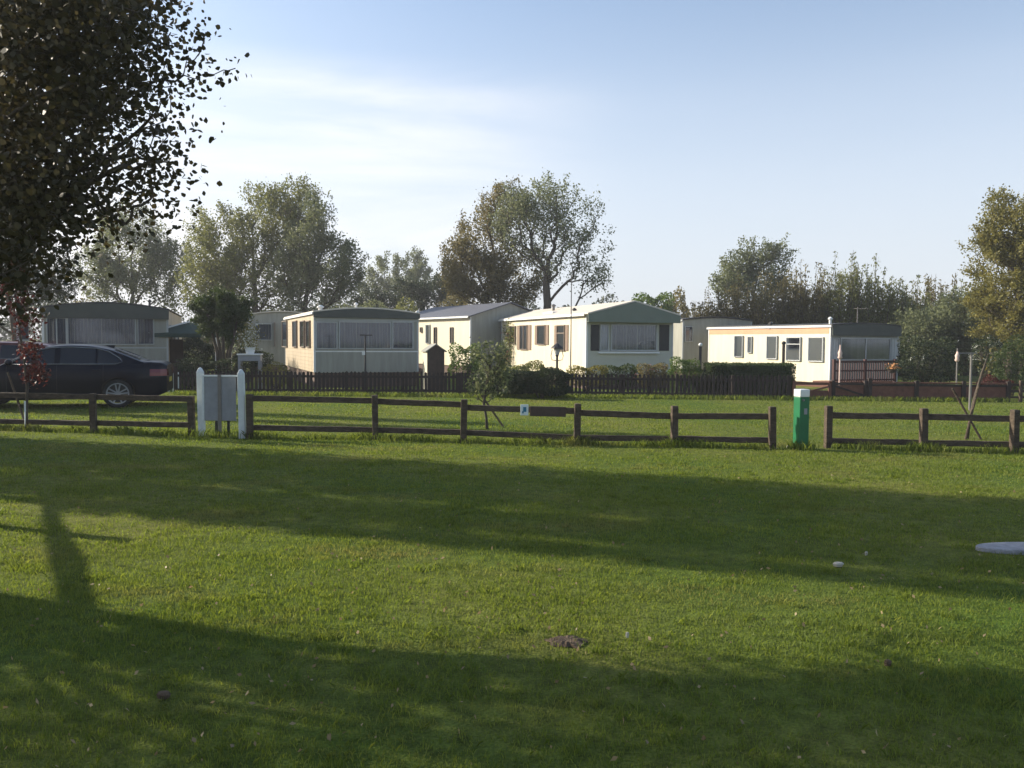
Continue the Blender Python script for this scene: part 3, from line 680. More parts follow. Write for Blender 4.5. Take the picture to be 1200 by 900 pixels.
# ------------------------------------------------------------------ cars
def car(name, label, loc, yaw, paint, kind='saloon', scale=1.0):
    root = empty(name, loc, yaw, label, 'car'); Ln = 4.84*scale; H = 1.46; hw = .915; xr = 1.42; xf = -1.46; wr = .335
    if kind != 'saloon': Ln = 4.2; xr = 1.28; xf = -1.26; H = 1.5; wr = .32
    x0, x1 = xf-.88, xr+1.05
    if kind != 'saloon': x1 = xr+.68
    def top(x):
        if kind == 'saloon': K = [(x0, .62), (x0+.12, .74), (x0+.6, .86), (-1.0, .98), (-.6, 1.0), (1.3, 1.0), (1.62, 1.04), (2.1, 1.07), (x1-.1, 1.05), (x1, .98)]
        else: K = [(x0, .62), (x0+.12, .76), (-1.25, .95), (-.8, 1.0), (1.6, 1.03), (x1, 1.0)]
        return float(np.interp(x, [k[0] for k in K], [k[1] for k in K]))
    def bot(x):
        b = float(np.interp(x, [x0, x0+.25, x1-.3, x1], [.30, .20, .22, .36]))
        for c in (xf, xr):
            if abs(x-c) < wr+.05: b = max(b, .325+math.sqrt(max(0, (wr+.055)**2-(x-c)**2)))
        return b
    def wd(x): 
        e = float(np.interp(x, [x0, x0+.15, x0+.7, x1-.6, x1-.12, x1], [.62, .84, .99, 1, .93, .82])); return hw*e
    def prof(z): return float(np.interp(z, [.18, .35, .6, .8, .88, 1.0, 1.1], [.955, .985, 1.0, .993, .978, .93, .90]))
    cols = sorted(set([round(x0+(x1-x0)*i/70, 4) for i in range(71)]+[xf-wr-.05, xf+wr+.05, xr-wr-.05, xr+wr+.05]))
    b = MB(); secs = []
    for x in cols:
        zt = top(x); zb = min(bot(x), zt-.05); s = []
        for i in range(9): z = zb+(zt-.04-zb)*i/8; s.append((wd(x)*prof(z), z))
        s += [(wd(x)*prof(zt)*.965, zt-.008), (wd(x)*.8, zt+.004), (wd(x)*.4, zt+.018), (0, zt+.022)]
        ring = [(x, -y, z) for y, z in s] + [(x, y, z) for y, z in reversed(s[:-1])]
        secs.append(ring)
    n = len(secs[0])
    for r_ in secs: b.v += r_
    for i in range(len(secs)-1):
        for k in range(n-1): b.f.append((i*n+k, i*n+k+1, (i+1)*n+k+1, (i+1)*n+k))
    b.f.append(tuple(range(n))); b.f.append(tuple(range(len(b.v)-1, len(b.v)-n-1, -1)))
    b.build('body', paint, root, smooth=True).modifiers.new('es', 'EDGE_SPLIT').split_angle = R(40)
    # greenhouse
    if kind == 'saloon': RP = [(-1.05, .97), (-.75, 1.12), (-.35, 1.33), (-.05, 1.425), (.4, H), (.85, 1.44), (1.25, 1.36), (1.65, 1.20), (1.98, 1.06)]
    else: RP = [(-1.2, .96), (-.75, 1.28), (-.4, 1.43), (0, H), (.8, 1.48), (1.3, 1.42), (1.55, 1.3), (1.78, 1.03)]
    rx = [p[0] for p in RP]; rzv = [p[1] for p in RP]
    yside = lambda z: .845-.40*(z-1.0)
    b = MB(); cs = np.linspace(rx[0], rx[-1], 44); secs = []
    def smooth_roof(x): return float(np.mean([np.interp(x+d, rx, rzv) for d in (-.08, -.04, 0, .04, .08)]))
    for x in cs:
        zr = smooth_roof(x); zb = .93; s = []
        for i in range(6): z = zb+(zr-.05-zb)*i/5; s.append((yside(z), z))
        yr = yside(zr-.05); s += [(yr-.02, zr-.015), (yr-.09, zr+.004), (yr*.5, zr+.02), (0, zr+.025)]
        secs.append([(x, -y, z) for y, z in s] + [(x, y, z) for y, z in reversed(s[:-1])])
    n = len(secs[0])
    for r_ in secs: b.v += r_
    for i in range(len(secs)-1):
        for k in range(n-1): b.f.append((i*n+k, i*n+k+1, (i+1)*n+k+1, (i+1)*n+k))
    b.build('cabin', paint, root, smooth=True).modifiers.new('es', 'EDGE_SPLIT').split_angle = R(45)
    # side glass
    if kind == 'saloon':
        polys = [[(-.72, 1.035), (.10, 1.035), (.10, 1.385), (-.02, 1.365), (-.32, 1.27), (-.62, 1.11)], [(.22, 1.035), (.95, 1.035), (.95, 1.365), (.45, 1.395), (.22, 1.39)], [(1.0, 1.035), (1.34, 1.035), (1.47, 1.09), (1.40, 1.17), (1.2, 1.29), (1.0, 1.35)]]
    else: polys = [[(-.8, 1.05), (.05, 1.05), (.05, 1.40), (-.35, 1.36), (-.6, 1.24)], [(.14, 1.05), (.85, 1.05), (.85, 1.41), (.14, 1.41)], [(.93, 1.06), (1.25, 1.1), (1.2, 1.33), (.93, 1.39)]]
    for sgn in (-1, 1):
        for pl in polys:
            q = MB().quad([(x, sgn*(yside(z)+.008), z) for x, z in pl]); g = q.build('side_window', M['carglass'], root)
        outl = ([(-.80, 1.02), (1.38, 1.02), (1.52, 1.07), (1.47, 1.15), (1.22, 1.315), (.95, 1.385), (.45, 1.41), (.0, 1.395), (-.34, 1.30), (-.66, 1.13), (-.80, 1.02)] if kind == 'saloon' else [(-.9, 1.03), (1.28, 1.05)])
        MB().tube([(x, sgn*(yside(z)+.012), z) for x, z in outl], .009, 5).build('window_trim', M['chrome'], root, smooth=True)
        # door handles
        for hx in (-.05, .98):
            if kind == 'saloon': MB().bar((hx-.09, sgn*(wd(hx)*prof(.86)+.022), .875), (hx+.09, sgn*(wd(hx)*prof(.86)+.022), .885), .03, .028).build('door_handle', paint, root, bevel=.01)
        # door shut lines
        sh = MB()
        for hx in ((-.85, .16, 1.12) if kind == 'saloon' else (-.8, .2)):
            for i in range(7):
                za = .30+.1*i; sh.quad([(hx-.004, sgn*(wd(hx)*prof(za)+.004), za), (hx+.004, sgn*(wd(hx)*prof(za)+.004), za), (hx+.004, sgn*(wd(hx)*prof(za+.1)+.004), za+.1), (hx-.004, sgn*(wd(hx)*prof(za+.1)+.004), za+.1)])
        sh.build('door_gap', M['black'], root)
        # mirror
        m_ = MB(); m_.lathe([(.0, -.09), (.05, -.08), (.075, -.02), (.08, .05), (.06, .08), (0, .085)], 12, (-.78, sgn*.98, 1.06), 'y'); m_.build('wing_mirror', paint, root, smooth=True)
        # tail light following the rear corner
        tl = MB(); NX = 8; za_, zb_ = (.74, .90) if kind == 'saloon' else (.7, .95)
        for i in range(NX):
            xa = x1-.36+.36*i/NX; xb = x1-.36+.36*(i+1)/NX
            for (zA, zB) in ((za_, (za_+zb_)/2), ((za_+zb_)/2, zb_)):
                tl.quad([(x, sgn*(wd(x)*prof(z)+.006), z) for x, z in ((xa, zA), (xb, zA), (xb, zB), (xa, zB))])
        tl.quad([(x1+.006, sgn*wd(x1)*1.0, za_), (x1+.006, sgn*.45, za_), (x1+.006, sgn*.45, zb_), (x1+.006, sgn*wd(x1)*1.0, zb_)])
        tl.build('tail_light', M['tail'], root)
        hl = MB()
        for i in range(5):
            xa = x0+.02+.4*i/5; xb = x0+.02+.4*(i+1)/5
            hl.quad([(x, sgn*(wd(x)*prof(z)+.006), z) for x, z in ((xa, .58), (xb, .58), (xb, .68), (xa, .68))])
        hl.build('headlight', M['chrome'], root)
    # rear screen and windscreen
    for nm, lo, hi in (('rear_window', 1.32, 1.88), ('windscreen', -.95, -.2)) if kind == 'saloon' else (('rear_window', 1.4, 1.72), ('windscreen', -1.05, -.45)):
        q = MB()
        for i in range(6):
            xa = lerp(lo, hi, i/6); xb = lerp(lo, hi, (i+1)/6); za = smooth_roof(xa)+.03; zb = smooth_roof(xb)+.03
            q.quad([(xa, -(yside(za)-.13), za-.008), (xa, yside(za)-.13, za-.008), (xb, yside(zb)-.13, zb-.008), (xb, -(yside(zb)-.13), zb-.008)])
        q.build(nm, M['carglass'], root)
    MB().box(x1+.004, x1+.016, -.26, .26, .58, .69).build('number_plate', M['plate'], root)
    MB().box(x0+.3, x1-.3, -.62, .62, .2, .72).build('underbody', M['black'], root)
    if kind == 'saloon': MB().prism([(1.02, 1.455), (1.22, 1.375), (1.26, 1.45), (1.2, 1.46)], -.03, .03).build('roof_aerial', M['black'], root, bevel=.008)
    # wheels
    W0 = None
    for cx in (xf, xr):
        for sgn in (-1, 1):
            if W0 is None:
                wt = MB().lathe([(wr*.72, -.10), (wr*.93, -.108), (wr, -.08), (wr, .08), (wr*.93, .108), (wr*.72, .10), (wr*.72, -.10)], 32, (0, 0, 0), 'y', False).build('wheel', M['tyre'], root, smooth=False)
                rm = MB(); rm.lathe([(wr*.66, -.112), (wr*.74, -.114), (wr*.74, -.09), (wr*.66, -.085), (wr*.66, -.112)], 32, (0, 0, 0), 'y', False)
                rm.lathe([(.0, -.10), (.055, -.10), (.06, -.07), (0, -.05)], 14, (0, 0, 0), 'y')
                for k in range(5):
                    for dl in (-.16, .16):
                        a = 2*math.pi*k/5+.3
                        rm.bar((.05*math.cos(a+dl*2), -.09, .05*math.sin(a+dl*2)), (wr*.70*math.cos(a+dl*1.4), -.10, wr*.70*math.sin(a+dl*1.4)), .03, .026, (0, 1, 0))
                rm.build('rim', M['rim'], wt)
                MB().lathe([(.0, -.06), (wr*.64, -.06), (wr*.64, -.05), (0, -.05)], 24, (0, 0, 0), 'y').build('brake_disc', M['black'], wt)
                W0 = wt
            else: wt = copy_tree(W0, root)
            wt.location = (cx, sgn*.80, wr); wt.rotation_euler = (0, 0, 0 if sgn < 0 else math.pi)
    return root
M['navy'] = mat('navy_car_paint', (0.0012, 0.0024, 0.009), 0.4, 0.08, 1, spec=0.12, coat=0.22)
M['maroon'] = mat('maroon_car_paint', (0.085, 0.014, 0.010), 0.35, 0.08, 1, spec=0.3, coat=0.4)
M['carglass'] = mat('car_glass', (0.004, 0.007, 0.010), 0.05, 0.05, 1, spec=0.55)
M['chrome'] = mat('chrome_trim', (0.45, 0.46, 0.48), 0.25, 0.05, 1, metal=0.9)
M['tyre'] = mat('tyre_rubber', (0.018, 0.018, 0.018), 0.85, 0.15, 12)
M['rim'] = mat('alloy_rim', (0.28, 0.30, 0.34), 0.35, 0.08, 4, metal=0.5)
M['tail'] = mat('red_tail_lens', (0.16, 0.008, 0.010), 0.15, 0.1, 8, spec=0.6)
M['plate'] = mat('yellow_plate', (0.5, 0.4, 0.05), 0.5, 0.05, 4)
yawc = R(17); wpos = G(139, 477.8)
off = Vector((math.cos(yawc)*1.42 + math.sin(yawc)*.8, math.sin(yawc)*1.42 - math.cos(yawc)*.8, 0))
car('parked_car', 'dark navy saloon car parked behind the rail fence, its rear wheel in view', wpos-off, yawc, M['navy'])
p2 = GX(5, 23.6)
car('parked_car', 'maroon hatchback car mostly hidden behind the navy saloon', p2, R(14), M['maroon'], 'hatch')

# ------------------------------------------------------------------ vegetation builders
def leafquads(c, size, n, up=0.0, shape=4, normals=None, asp=.62):
    """c (n,3) centres -> diamond or rounded leaves with random orientation"""
    d = rng.normal(size=(n, 3)); d[:, 2] += up; d /= np.linalg.norm(d, axis=1)[:, None]
    r = rng.normal(size=(n, 3)); s = np.cross(d, r); s /= np.linalg.norm(s, axis=1)[:, None]
    nn = np.cross(d, s); sz = (size*rng.uniform(.5, 1.35, n))[:, None]
    if shape == 4:
        V = np.stack([c-d*sz*.5, c+s*sz*asp*.5-d*sz*.05+nn*sz*.06, c+d*sz*.5, c-s*sz*asp*.5-d*sz*.05+nn*sz*.06], 1)
        return V.reshape(-1, 3), 4
    V = np.stack([c-d*sz*.5, c+s*sz*asp*.48-d*sz*.22+nn*sz*.05, c+s*sz*asp*.42+d*sz*.12+nn*sz*.05, c+d*sz*.5, c-s*sz*asp*.42+d*sz*.12+nn*sz*.05, c-s*sz*asp*.48-d*sz*.22+nn*sz*.05], 1)
    return V.reshape(-1, 3), 6
def grow(trunk, targets, tip=.012, up=0.9, rfac=.5, bend=.07, sway=.06):
    """trunk: list of node positions; targets joined to nearest lower node. Returns chains [(pts, radii)]"""
    pos = [np.array(p, float) for p in trunk]; par = [-1]+list(range(len(trunk)-1)); nt_ = len(trunk)
    T = [np.array(t, float) for t in targets]; base = pos[0]
    T.sort(key=lambda t: np.linalg.norm(t-pos[nt_//2])+.25*(t[2]-base[2]))
    chains = []; pl = [0.0]
    for i in range(1, nt_): pl.append(pl[-1]+float(np.linalg.norm(pos[i]-pos[i-1])))
    for t in T:
        A = np.array(pos[1:]); dv = t-A; dist = np.linalg.norm(dv, axis=1); hor = np.linalg.norm(dv[:, :2], axis=1)
        cost = dist + up*np.maximum(0, hor*.7-dv[:, 2]) + .45*np.array(pl[1:])
        i = int(np.argmin(cost))+1; a = pos[i]; seg = max(2, int(dist[i-1]/.55)+1); seg = min(seg, 7)
        mid = rng.normal(size=3)*dist[i-1]*bend; mid[2] -= dist[i-1]*.06
        prev = i; ch = [i]
        for k in range(1, seg+1):
            q = k/seg; p = a*(1-q)+t*q + mid*math.sin(math.pi*q) + (rng.normal(size=3)*sway*min(1, dist[i-1])*(.3) if k < seg else 0)
            pos.append(p); par.append(prev); pl.append(pl[prev]+float(np.linalg.norm(p-pos[prev]))); prev = len(pos)-1; ch.append(prev)
        chains.append(ch)
    cnt = np.zeros(len(pos))
    for i in range(len(pos)-1, 0, -1):
        if cnt[i] == 0: cnt[i] = 1
        cnt[par[i]] += cnt[i]
    return pos, chains, cnt, nt_, tip, rfac
def wood_mesh(g, name, m, parent, rtrunk, n=6, power=.5):
    pos, chains, cnt, nt_, tip, rf = g; mx = cnt[0]; b = MB()
    rad = lambda i: tip + (rtrunk-tip)*(max(0.0, (cnt[i]-1)/mx))**power
    tr = [rad(i) for i in range(nt_)]; tr[0] *= 1.35
    b.tube([Vector(pos[i]) for i in range(nt_)], tr, 9)
    for ch in chains:
        rs = [min(rad(ch[1])*1.05, rad(ch[0]))]+[rad(i) for i in ch[1:]]
        b.tube([Vector(pos[i]) for i in ch], rs, n if rs[0] > .02 else 4)
    return b.build(name, m, parent, smooth=True)
def tree(name, label, base, lobes, Y, nclump, nleaf, size, lm, rtrunk=.18, spread=.35, shoot=.8, upb=1.0, group='trees behind the caravans', depth=1.0, extra_trunks=(), bark='bark', cat='tree', tip=.014, fill=0):
    """lobes: (px,py,rx,ry[,weight]) in photo pixels at distance Y"""
    sc = Y/FPX; g = Vector((X(base, Y), Y, 0)); root = empty(name, g, 0, label, cat, group)
    T = []; wts = np.array([(l[4] if len(l) > 4 else 1)*l[2]*l[3] for l in lobes]); wts = wts/wts.sum()
    cen = np.mean([np.array(P(l[0], l[1], Y)) for l in lobes], axis=0)-np.array(g)
    while len(T) < nclump:
        l = lobes[rng.choice(len(lobes), p=wts)]
        d = rng.normal(size=3); d /= np.linalg.norm(d); r = rng.uniform(0.25, 1)**(.45)
        c = P(l[0], l[1], Y); q = np.array([c.x+d[0]*r*l[2]*sc, Y+d[1]*r*min(l[2], l[3]*1.2)*sc*depth, c.z+d[2]*r*l[3]*sc])
        if q[2] < .35: continue
        T.append(q-np.array(g))
    topz = max(t[2] for t in T)*.62
    tx = float(np.mean([t[0] for t in T]))
    tr = [(0, 0, -.1)]+[(tx*.6*(k/5)**1.5+random.uniform(-.08, .08), random.uniform(-.1, .1), topz*k/5) for k in range(1, 6)]
    gr = grow(tr, T, tip=tip); wood_mesh(gr, 'trunk', M[bark], root, rtrunk*.85, power=.62)
    for ex in extra_trunks: pass
    C = []
    for t in T:
        o = t-cen; o[2] *= .6; o = o/(np.linalg.norm(o)+1e-6); ax = o*.6+np.array([0, 0, upb])+rng.normal(size=3)*.25; ax /= np.linalg.norm(ax)
        k = max(4, int(nleaf*1.7*rng.uniform(.5, 1.4))); u = rng.uniform(-.35, 1, k)[:, None]*shoot*rng.uniform(.7, 1.3)
        C.append(t+ax*u+rng.normal(size=(k, 3))*spread*.68*(1-.55*np.clip(u/shoot, 0, 1)))
    C = np.concatenate(C); V, k = leafquads(C, size, len(C))
    npmesh('crown', V, k, M[lm], root)
    return root
def bush(name, label, px, ytop, ybase, wpx, Y, lm, n=1500, size=.07, group=None, cat='bush', dy=.5, flowers=None, nf=60, box=False, ground=True, stems=True):
    """rounded or clipped shrub standing on the ground"""
    g = Vector((X(px, Y), Y, 0)); root = empty(name, g, 0, label, cat, group)
    zt = Z(px, ytop, Y); zb = max(0.02, Z(px, ybase, Y)); w_ = wpx*Y/FPX
    zb = min(zb, zt-.2)
    if not box: n = int(n*2.3)
    d = rng.normal(size=(n, 3)); d /= np.linalg.norm(d, axis=1)[:, None]; r = rng.uniform(.35, 1.0, n)**.4
    r *= 1+.18*np.sin(d[:, 0]*5+px)+.12*np.sin(d[:, 2]*7+px*2)
    if box:
        c = rng.uniform(-1, 1, (n, 3)); ax = rng.integers(0, 3, n); c[np.arange(n), ax] = np.sign(c[np.arange(n), ax])*rng.uniform(.93, 1.0, n)
        C = c*np.array([w_/2, dy, (zt-zb)/2])+rng.normal(size=(n, 3))*.015
    else: C = d*r[:, None]*np.array([w_/2, dy, (zt-zb)/2])
    C[:, 2] += (zt+zb)/2; C[:, 2] = np.maximum(C[:, 2], .02)
    V, k = leafquads(C, size, n); 
    b = MB()
    if stems:
        for i in range(9):
            a = rng.uniform(0, 6.28); e = (math.cos(a)*w_*.33, math.sin(a)*dy*.6, lerp(zb, zt, .75))
            b.tube([(0.03*math.cos(a), .03*math.sin(a), -.03), (e[0]*.4, e[1]*.4, e[2]*.5), e], [.018, .012, .006], 5)
        b.build('stems', M['twig'], root, smooth=True)
    npmesh('foliage', V, k, M[lm], root)
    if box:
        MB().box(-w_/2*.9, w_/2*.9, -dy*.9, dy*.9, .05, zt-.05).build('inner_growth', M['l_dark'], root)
    if flowers:
        q = rng.choice(n, nf); fc = C[q]*np.array([1.04, 1.06, 1.0]); fc[:, 2] = np.maximum(fc[:, 2], zt*.6); cc = np.repeat(fc, 7, 0)+rng.normal(size=(nf*7, 3))*.03
        V, k = leafquads(cc, .05, len(cc)); npmesh('flowers', V, k, M[flowers], root)
    return root
exec_order_marker = None

# ------------------------------------------------------------------ trees behind
tree('broadleaf_tree', 'pale olive tree rising behind the left caravan roof', 155, [(155, 300, 48, 48), (185, 320, 30, 40), (120, 325, 28, 34), (150, 268, 30, 24)], 52, 190, 85, .15, 'l_grey', .2)
tree('broadleaf_tree', 'large rounded olive tree left of centre behind the dark shaggy tree', 300, [(262, 300, 42, 48), (315, 262, 40, 40), (345, 250, 30, 32), (300, 325, 75, 34), (245, 335, 32, 30, .8)], 47, 330, 95, .13, 'l_olive', .26)
tree('broadleaf_tree', 'dark green tree overlapping the right side of the large olive tree', 352, [(365, 275, 28, 38), (385, 315, 34, 38), (350, 325, 32, 36), (405, 330, 16, 24)], 45, 170, 85, .13, 'l_grey', .2)
tree('broadleaf_tree', 'hazy distant tree above the second caravan roof', 468, [(468, 325, 34, 32), (440, 335, 22, 22), (495, 335, 18, 24)], 85, 130, 80, .2, 'l_grey', .24)
tree('broadleaf_tree', 'small dark tree just left of the tall bare limbed tree', 505, [(508, 350, 24, 22), (480, 352, 26, 18), (530, 350, 18, 20), (440, 356, 24, 12)], 60, 110, 85, .16, 'l_dark', .16)
tree('poplar_tree', 'tall sparse tree with bare limbs showing against the sky, centre', 640, [(640, 248, 36, 30), (672, 262, 34, 34, .8), (698, 280, 14, 26, .5), (650, 300, 28, 30, .35), (688, 325, 24, 20, .5), (610, 262, 28, 34)], 44, 185, 50, .125, 'l_grey', .26, shoot=.8)
tree('poplar_tree', 'brownish leafy tree on the left of the tall bare limbed tree', 590, [(565, 290, 34, 36), (590, 250, 28, 26), (560, 330, 38, 32, 1.4), (605, 330, 34, 34, 1.2), (540, 325, 20, 34)], 46, 250, 85, .13, 'l_brown', .24)
bush('garden_bush', 'green bushy treetop showing over the gabled caravan roof', 765, 342, 400, 50, 55, 'l_green', 1500, .2, 'treetops behind the gabled caravan', 'bush', 1.5)
bush('garden_bush', 'pinkish brown treetop right of the green one over the caravan', 792, 342, 400, 36, 60, 'l_brown', 900, .22, 'treetops behind the gabled caravan', 'bush', 1.2)
tree('broadleaf_tree', 'grey green rounded tree standing above the willow shoots', 885, [(888, 302, 22, 14), (866, 320, 20, 14), (904, 316, 22, 16), (914, 301, 12, 10), (878, 338, 44, 14)], 52, 150, 55, .15, 'l_grey', .2)
# upright willow shoots
def willow_shrub(px, ytop, wpx, Y, lm, label, nsh=62):
    g = Vector((X(px, Y), Y, 0)); root = empty('willow_shrub', g, 0, label, 'shrub', 'upright willow shrubs behind the right caravan')
    w_ = wpx*Y/FPX/2; zt = Z(px, ytop, Y); b = MB(); C = []
    for i in range(nsh):
        a = rng.uniform(0, 6.28); rr = math.sqrt(rng.uniform(0, 1)); ex = math.cos(a)*rr*w_*1.15; ey = math.sin(a)*rr*w_*.9
        h = zt*(1-.22*rr**2)*rng.uniform(.62, 1.05); bx, by = ex*.35, ey*.35
        p = [(bx, by, -.05), (lerp(bx, ex, .5), lerp(by, ey, .5), h*.45), (ex, ey, h)]
        b.tube(p, [.03, .02, .006], 4)
        k = int(150*rng.uniform(.6, 1.2)); u = rng.uniform(.10, 1.0, k); q = np.clip(u, 0, 1)
        pts = np.stack([bx+(ex-bx)*q, by+(ey-by)*q, h*u], 1)+rng.normal(size=(k, 3))*np.array([.22, .22, .1])*(1.15-.85*q)[:, None]
        C.append(pts)
    n2 = 5200; d = rng.normal(size=(n2, 3)); d /= np.linalg.norm(d, axis=1)[:, None]; r = rng.uniform(.2, 1, n2)**.4*(1+.2*np.sin(d[:, 0]*6+px)*np.sin(d[:, 2]*5))
    C.append(d*r[:, None]*np.array([w_*1.15, w_*.9, zt*.40])+np.array([0, 0, zt*.40]))
    C = np.concatenate(C); C[:, 2] = np.maximum(C[:, 2], .1)
    V, k = leafquads(C, .15, len(C), up=1.2, asp=.42)
    b.build('stems', M['bark'], root, smooth=True); npmesh('crown', V, k, M[lm], root)
ws = [(836, 338, 60, 44, 'l_brown', 'brownish low willow shrub at the left end of the row, beside the shaded caravan'), (868, 320, 66, 43, 'l_brown', 'brownish willow shrub below the rounded grey green tree'), (908, 310, 66, 42, 'l_brown', 'willow shrub behind the left half of the peach striped caravan'),
      (944, 302, 62, 42, 'l_brown', 'willow shrub with tall wispy shoots right of the rounded tree'), (984, 294, 62, 42, 'l_olive', 'tallest wispy willow shrub above the corner of the peach striped caravan'), (1024, 302, 62, 42, 'l_olive', 'wispy willow shrub behind the dark front of the right caravan'),
      (1062, 322, 62, 42, 'l_olive', 'lower willow shrub just right of the right caravan'), (1098, 316, 66, 43, 'l_brown', 'willow shrub between the right caravan and the big yellow willow'), (1138, 318, 56, 43, 'l_olive', 'willow shrub touching the left side of the big yellow willow')]
for a in ws: willow_shrub(a[0], a[1], a[2], a[3], a[4], a[5])
tree('broadleaf_tree', 'grey green leafy tree just left of the big yellow green willow', 1120, [(1125, 385, 40, 26), (1090, 400, 34, 24), (1145, 405, 26, 28), (1110, 415, 46, 20)], 37, 190, 95, .13, 'l_grey', .15)
tree('willow_tree', 'big yellow green willow at the right edge of the photo', 1185, [(1180, 270, 34, 38), (1195, 330, 50, 52, 1.3), (1200, 385, 38, 38, 1.2), (1235, 300, 50, 60), (1160, 300, 22, 26, .7)], 32, 360, 120, .095, 'l_yellow', .22, spread=.26, shoot=.6, upb=.4)
tree('broadleaf_tree', 'dark tree behind the maroon car at the left edge', 20, [(30, 320, 42, 34), (0, 300, 40, 46), (-40, 320, 40, 50), (60, 335, 26, 20)], 38, 190, 85, .12, 'l_dark', .18)
hr = [(110, 352, 'l_brown', 'left of the green canopy'), (160, 350, 'l_grey', 'above the far left caravan roof'), (215, 346, 'l_olive', 'left of the dark shaggy tree'), (265, 350, 'l_brown', 'behind the dark shaggy tree'), (320, 350, 'l_olive', 'above the left end of the second caravan'), (370, 350, 'l_dark', 'above the middle of the second caravan'), (420, 348, 'l_grey', 'above the right half of the second caravan'), (480, 350, 'l_olive', 'in the gap between the second caravan and the grey roofed one'), (535, 346, 'l_brown', 'above the grey pitched roof'), (590, 350, 'l_dark', 'left of the bare limbed trunk'), (830, 372, 'l_brown', 'behind the shaded grey caravan')]
for px, yt, lm_, wh in hr: bush('hedgerow_bush', 'wild hedgerow bush '+wh, px, yt, 420, 78, 50.5, lm_, 1500, .15, 'hedgerow bushes behind the caravans', 'bush', 1.2)
# low far hedge line closing the horizon
def far_hedge():
    n = 60000; x = rng.uniform(-95, 105, n); y = 96+rng.normal(size=n)*2.0; hgt = 4.6+1.6*np.sin(x*.21)+1.0*np.sin(x*.57+1)+.6*np.sin(x*1.3)
    z = rng.uniform(0.02, 1, n)**.8*hgt
    V, k = leafquads(np.stack([x, y, z], 1), .42, n); o = npmesh('far_hedge', V, k, M['l_dark']); tag(o, 'far belt of trees and hedge closing the horizon behind the caravans', 'hedge', None, 'stuff')
far_hedge()

# clipped dark tree
def clipped_tree():
    Y = 26.5; g = Vector((X(262, Y), Y, 0)); root = empty('evergreen_tree', g, 0, 'dark shaggy round topped evergreen tree beside the green canopy', 'tree')
    zc = Z(262, 368, Y); C = []
    for i in range(70):
        d = rng.normal(size=3); d /= np.linalg.norm(d); rr = rng.uniform(.2, 1)**.45
        c = np.array([d[0]*rr*29, d[1]*rr*26, d[2]*rr*(22 if d[2] > 0 else 24)])*Y/FPX; c[2] += zc
        if d[2] < 0: c[0] *= 1+d[2]*.35
        o = c-np.array([0, 0, zc-.2]); o /= np.linalg.norm(o)+1e-6; k = 300; u = rng.uniform(-.5, 1, (k, 1))*.32
        C.append(c+o*u+np.array([0, 0, -.35])*u*u+rng.normal(size=(k, 3))*.075)
    C = np.concatenate(C); V, k = leafquads(C, .13, len(C), asp=.28); npmesh('crown', V, k, M['l_hedge'], root)
    b = MB()
    for i in range(5):
        a = i*1.25; b.tube([(0.1*math.cos(a), .1*math.sin(a), -.1), (.2*math.cos(a), .2*math.sin(a), zc*.5), (.5*math.cos(a), .5*math.sin(a), zc)], [.07, .055, .03], 7)
    b.build('trunk', M['bark'], root, smooth=True)
clipped_tree()

# ------------------------------------------------------------------ garden shrubs
gg = 'garden shrubs along the picket fences'
bush('garden_bush', 'yellowish loose bush behind the fence left of the second caravan', 322, 425, 460, 46, 25.8, 'l_yellow', 700, .06, gg)
bush('garden_bush', 'low dark bush under the dark shaggy tree', 250, 418, 460, 90, 26.2, 'l_dark', 2600, .07, gg)
bush('garden_bush', 'added tall dark bush darkening the lit gap behind the green canopy', 228, 396, 462, 66, 33, 'l_dark', 2600, .09, gg)  # bush added to darken ground that would show sunlit
bush('garden_bush', 'added dark bush right of the dark shaggy tree behind the table', 292, 404, 462, 46, 32, 'l_dark', 1500, .09, gg)  # second bush added to keep the garden gap dark
bush('garden_bush', 'fresh green bush between the small shed and the young tree', 545, 402, 460, 40, 26, 'l_green', 1500, .07, gg, dy=.5)
bush('garden_bush', 'dark dense bush behind the young tree against the fence', 590, 432, 464, 66, 23.9, 'l_dark', 2600, .06, gg, dy=.35)
bush('garden_hedge', 'dark bushy hedge in front of the brown shuttered windows', 634, 430, 465, 82, 23.2, 'l_dark', 5200, .055, gg, 'hedge', dy=.3)
bush('garden_bush', 'olive bush with light tips above the dark hedge', 622, 424, 450, 56, 24.6, 'l_olive', 1500, .06, gg, dy=.4)
bush('garden_bush', 'golden leaved bush at the corner of the shuttered caravan', 690, 427, 455, 50, 25.0, 'l_yellow', 1300, .06, gg, dy=.35)
bush('garden_bush', 'dark bush below the sill of the bay front window', 728, 425, 455, 46, 25.6, 'l_hedge', 1300, .06, gg, dy=.35)
bush('flowering_bush', 'hydrangea like bush with faded pink flowers below the gabled front', 765, 425, 455, 38, 25.0, 'l_brown', 1300, .06, gg, 'bush', dy=.4, flowers='l_pink', nf=26)
bush('garden_bush', 'bright green bush at the right corner of the gabled caravan', 802, 420, 455, 42, 25.4, 'l_green', 1500, .06, gg, dy=.4)
bush('clipped_hedge', 'long flat topped clipped hedge in front of the right cream caravan', 878, 426, 468, 98, 24.9, 'l_hedge', 14000, .055, None, 'hedge', dy=.5, box=True, stems=False)
bush('garden_bush', 'dark bush in the gap between the fence and the clipped hedge', 836, 432, 468, 44, 24.5, 'l_dark', 2200, .06, gg, dy=.3)
bush('red_bush', 'reddish brown bush behind the board fence near the right edge', 1165, 440, 470, 44, 24.2, 'l_red', 900, .06, gg, dy=.3)
bush('conifer_bush', 'dark green conifer bush right of the thin washing post', 1188, 398, 455, 46, 26, 'l_hedge', 2600, .06, gg, dy=.7)
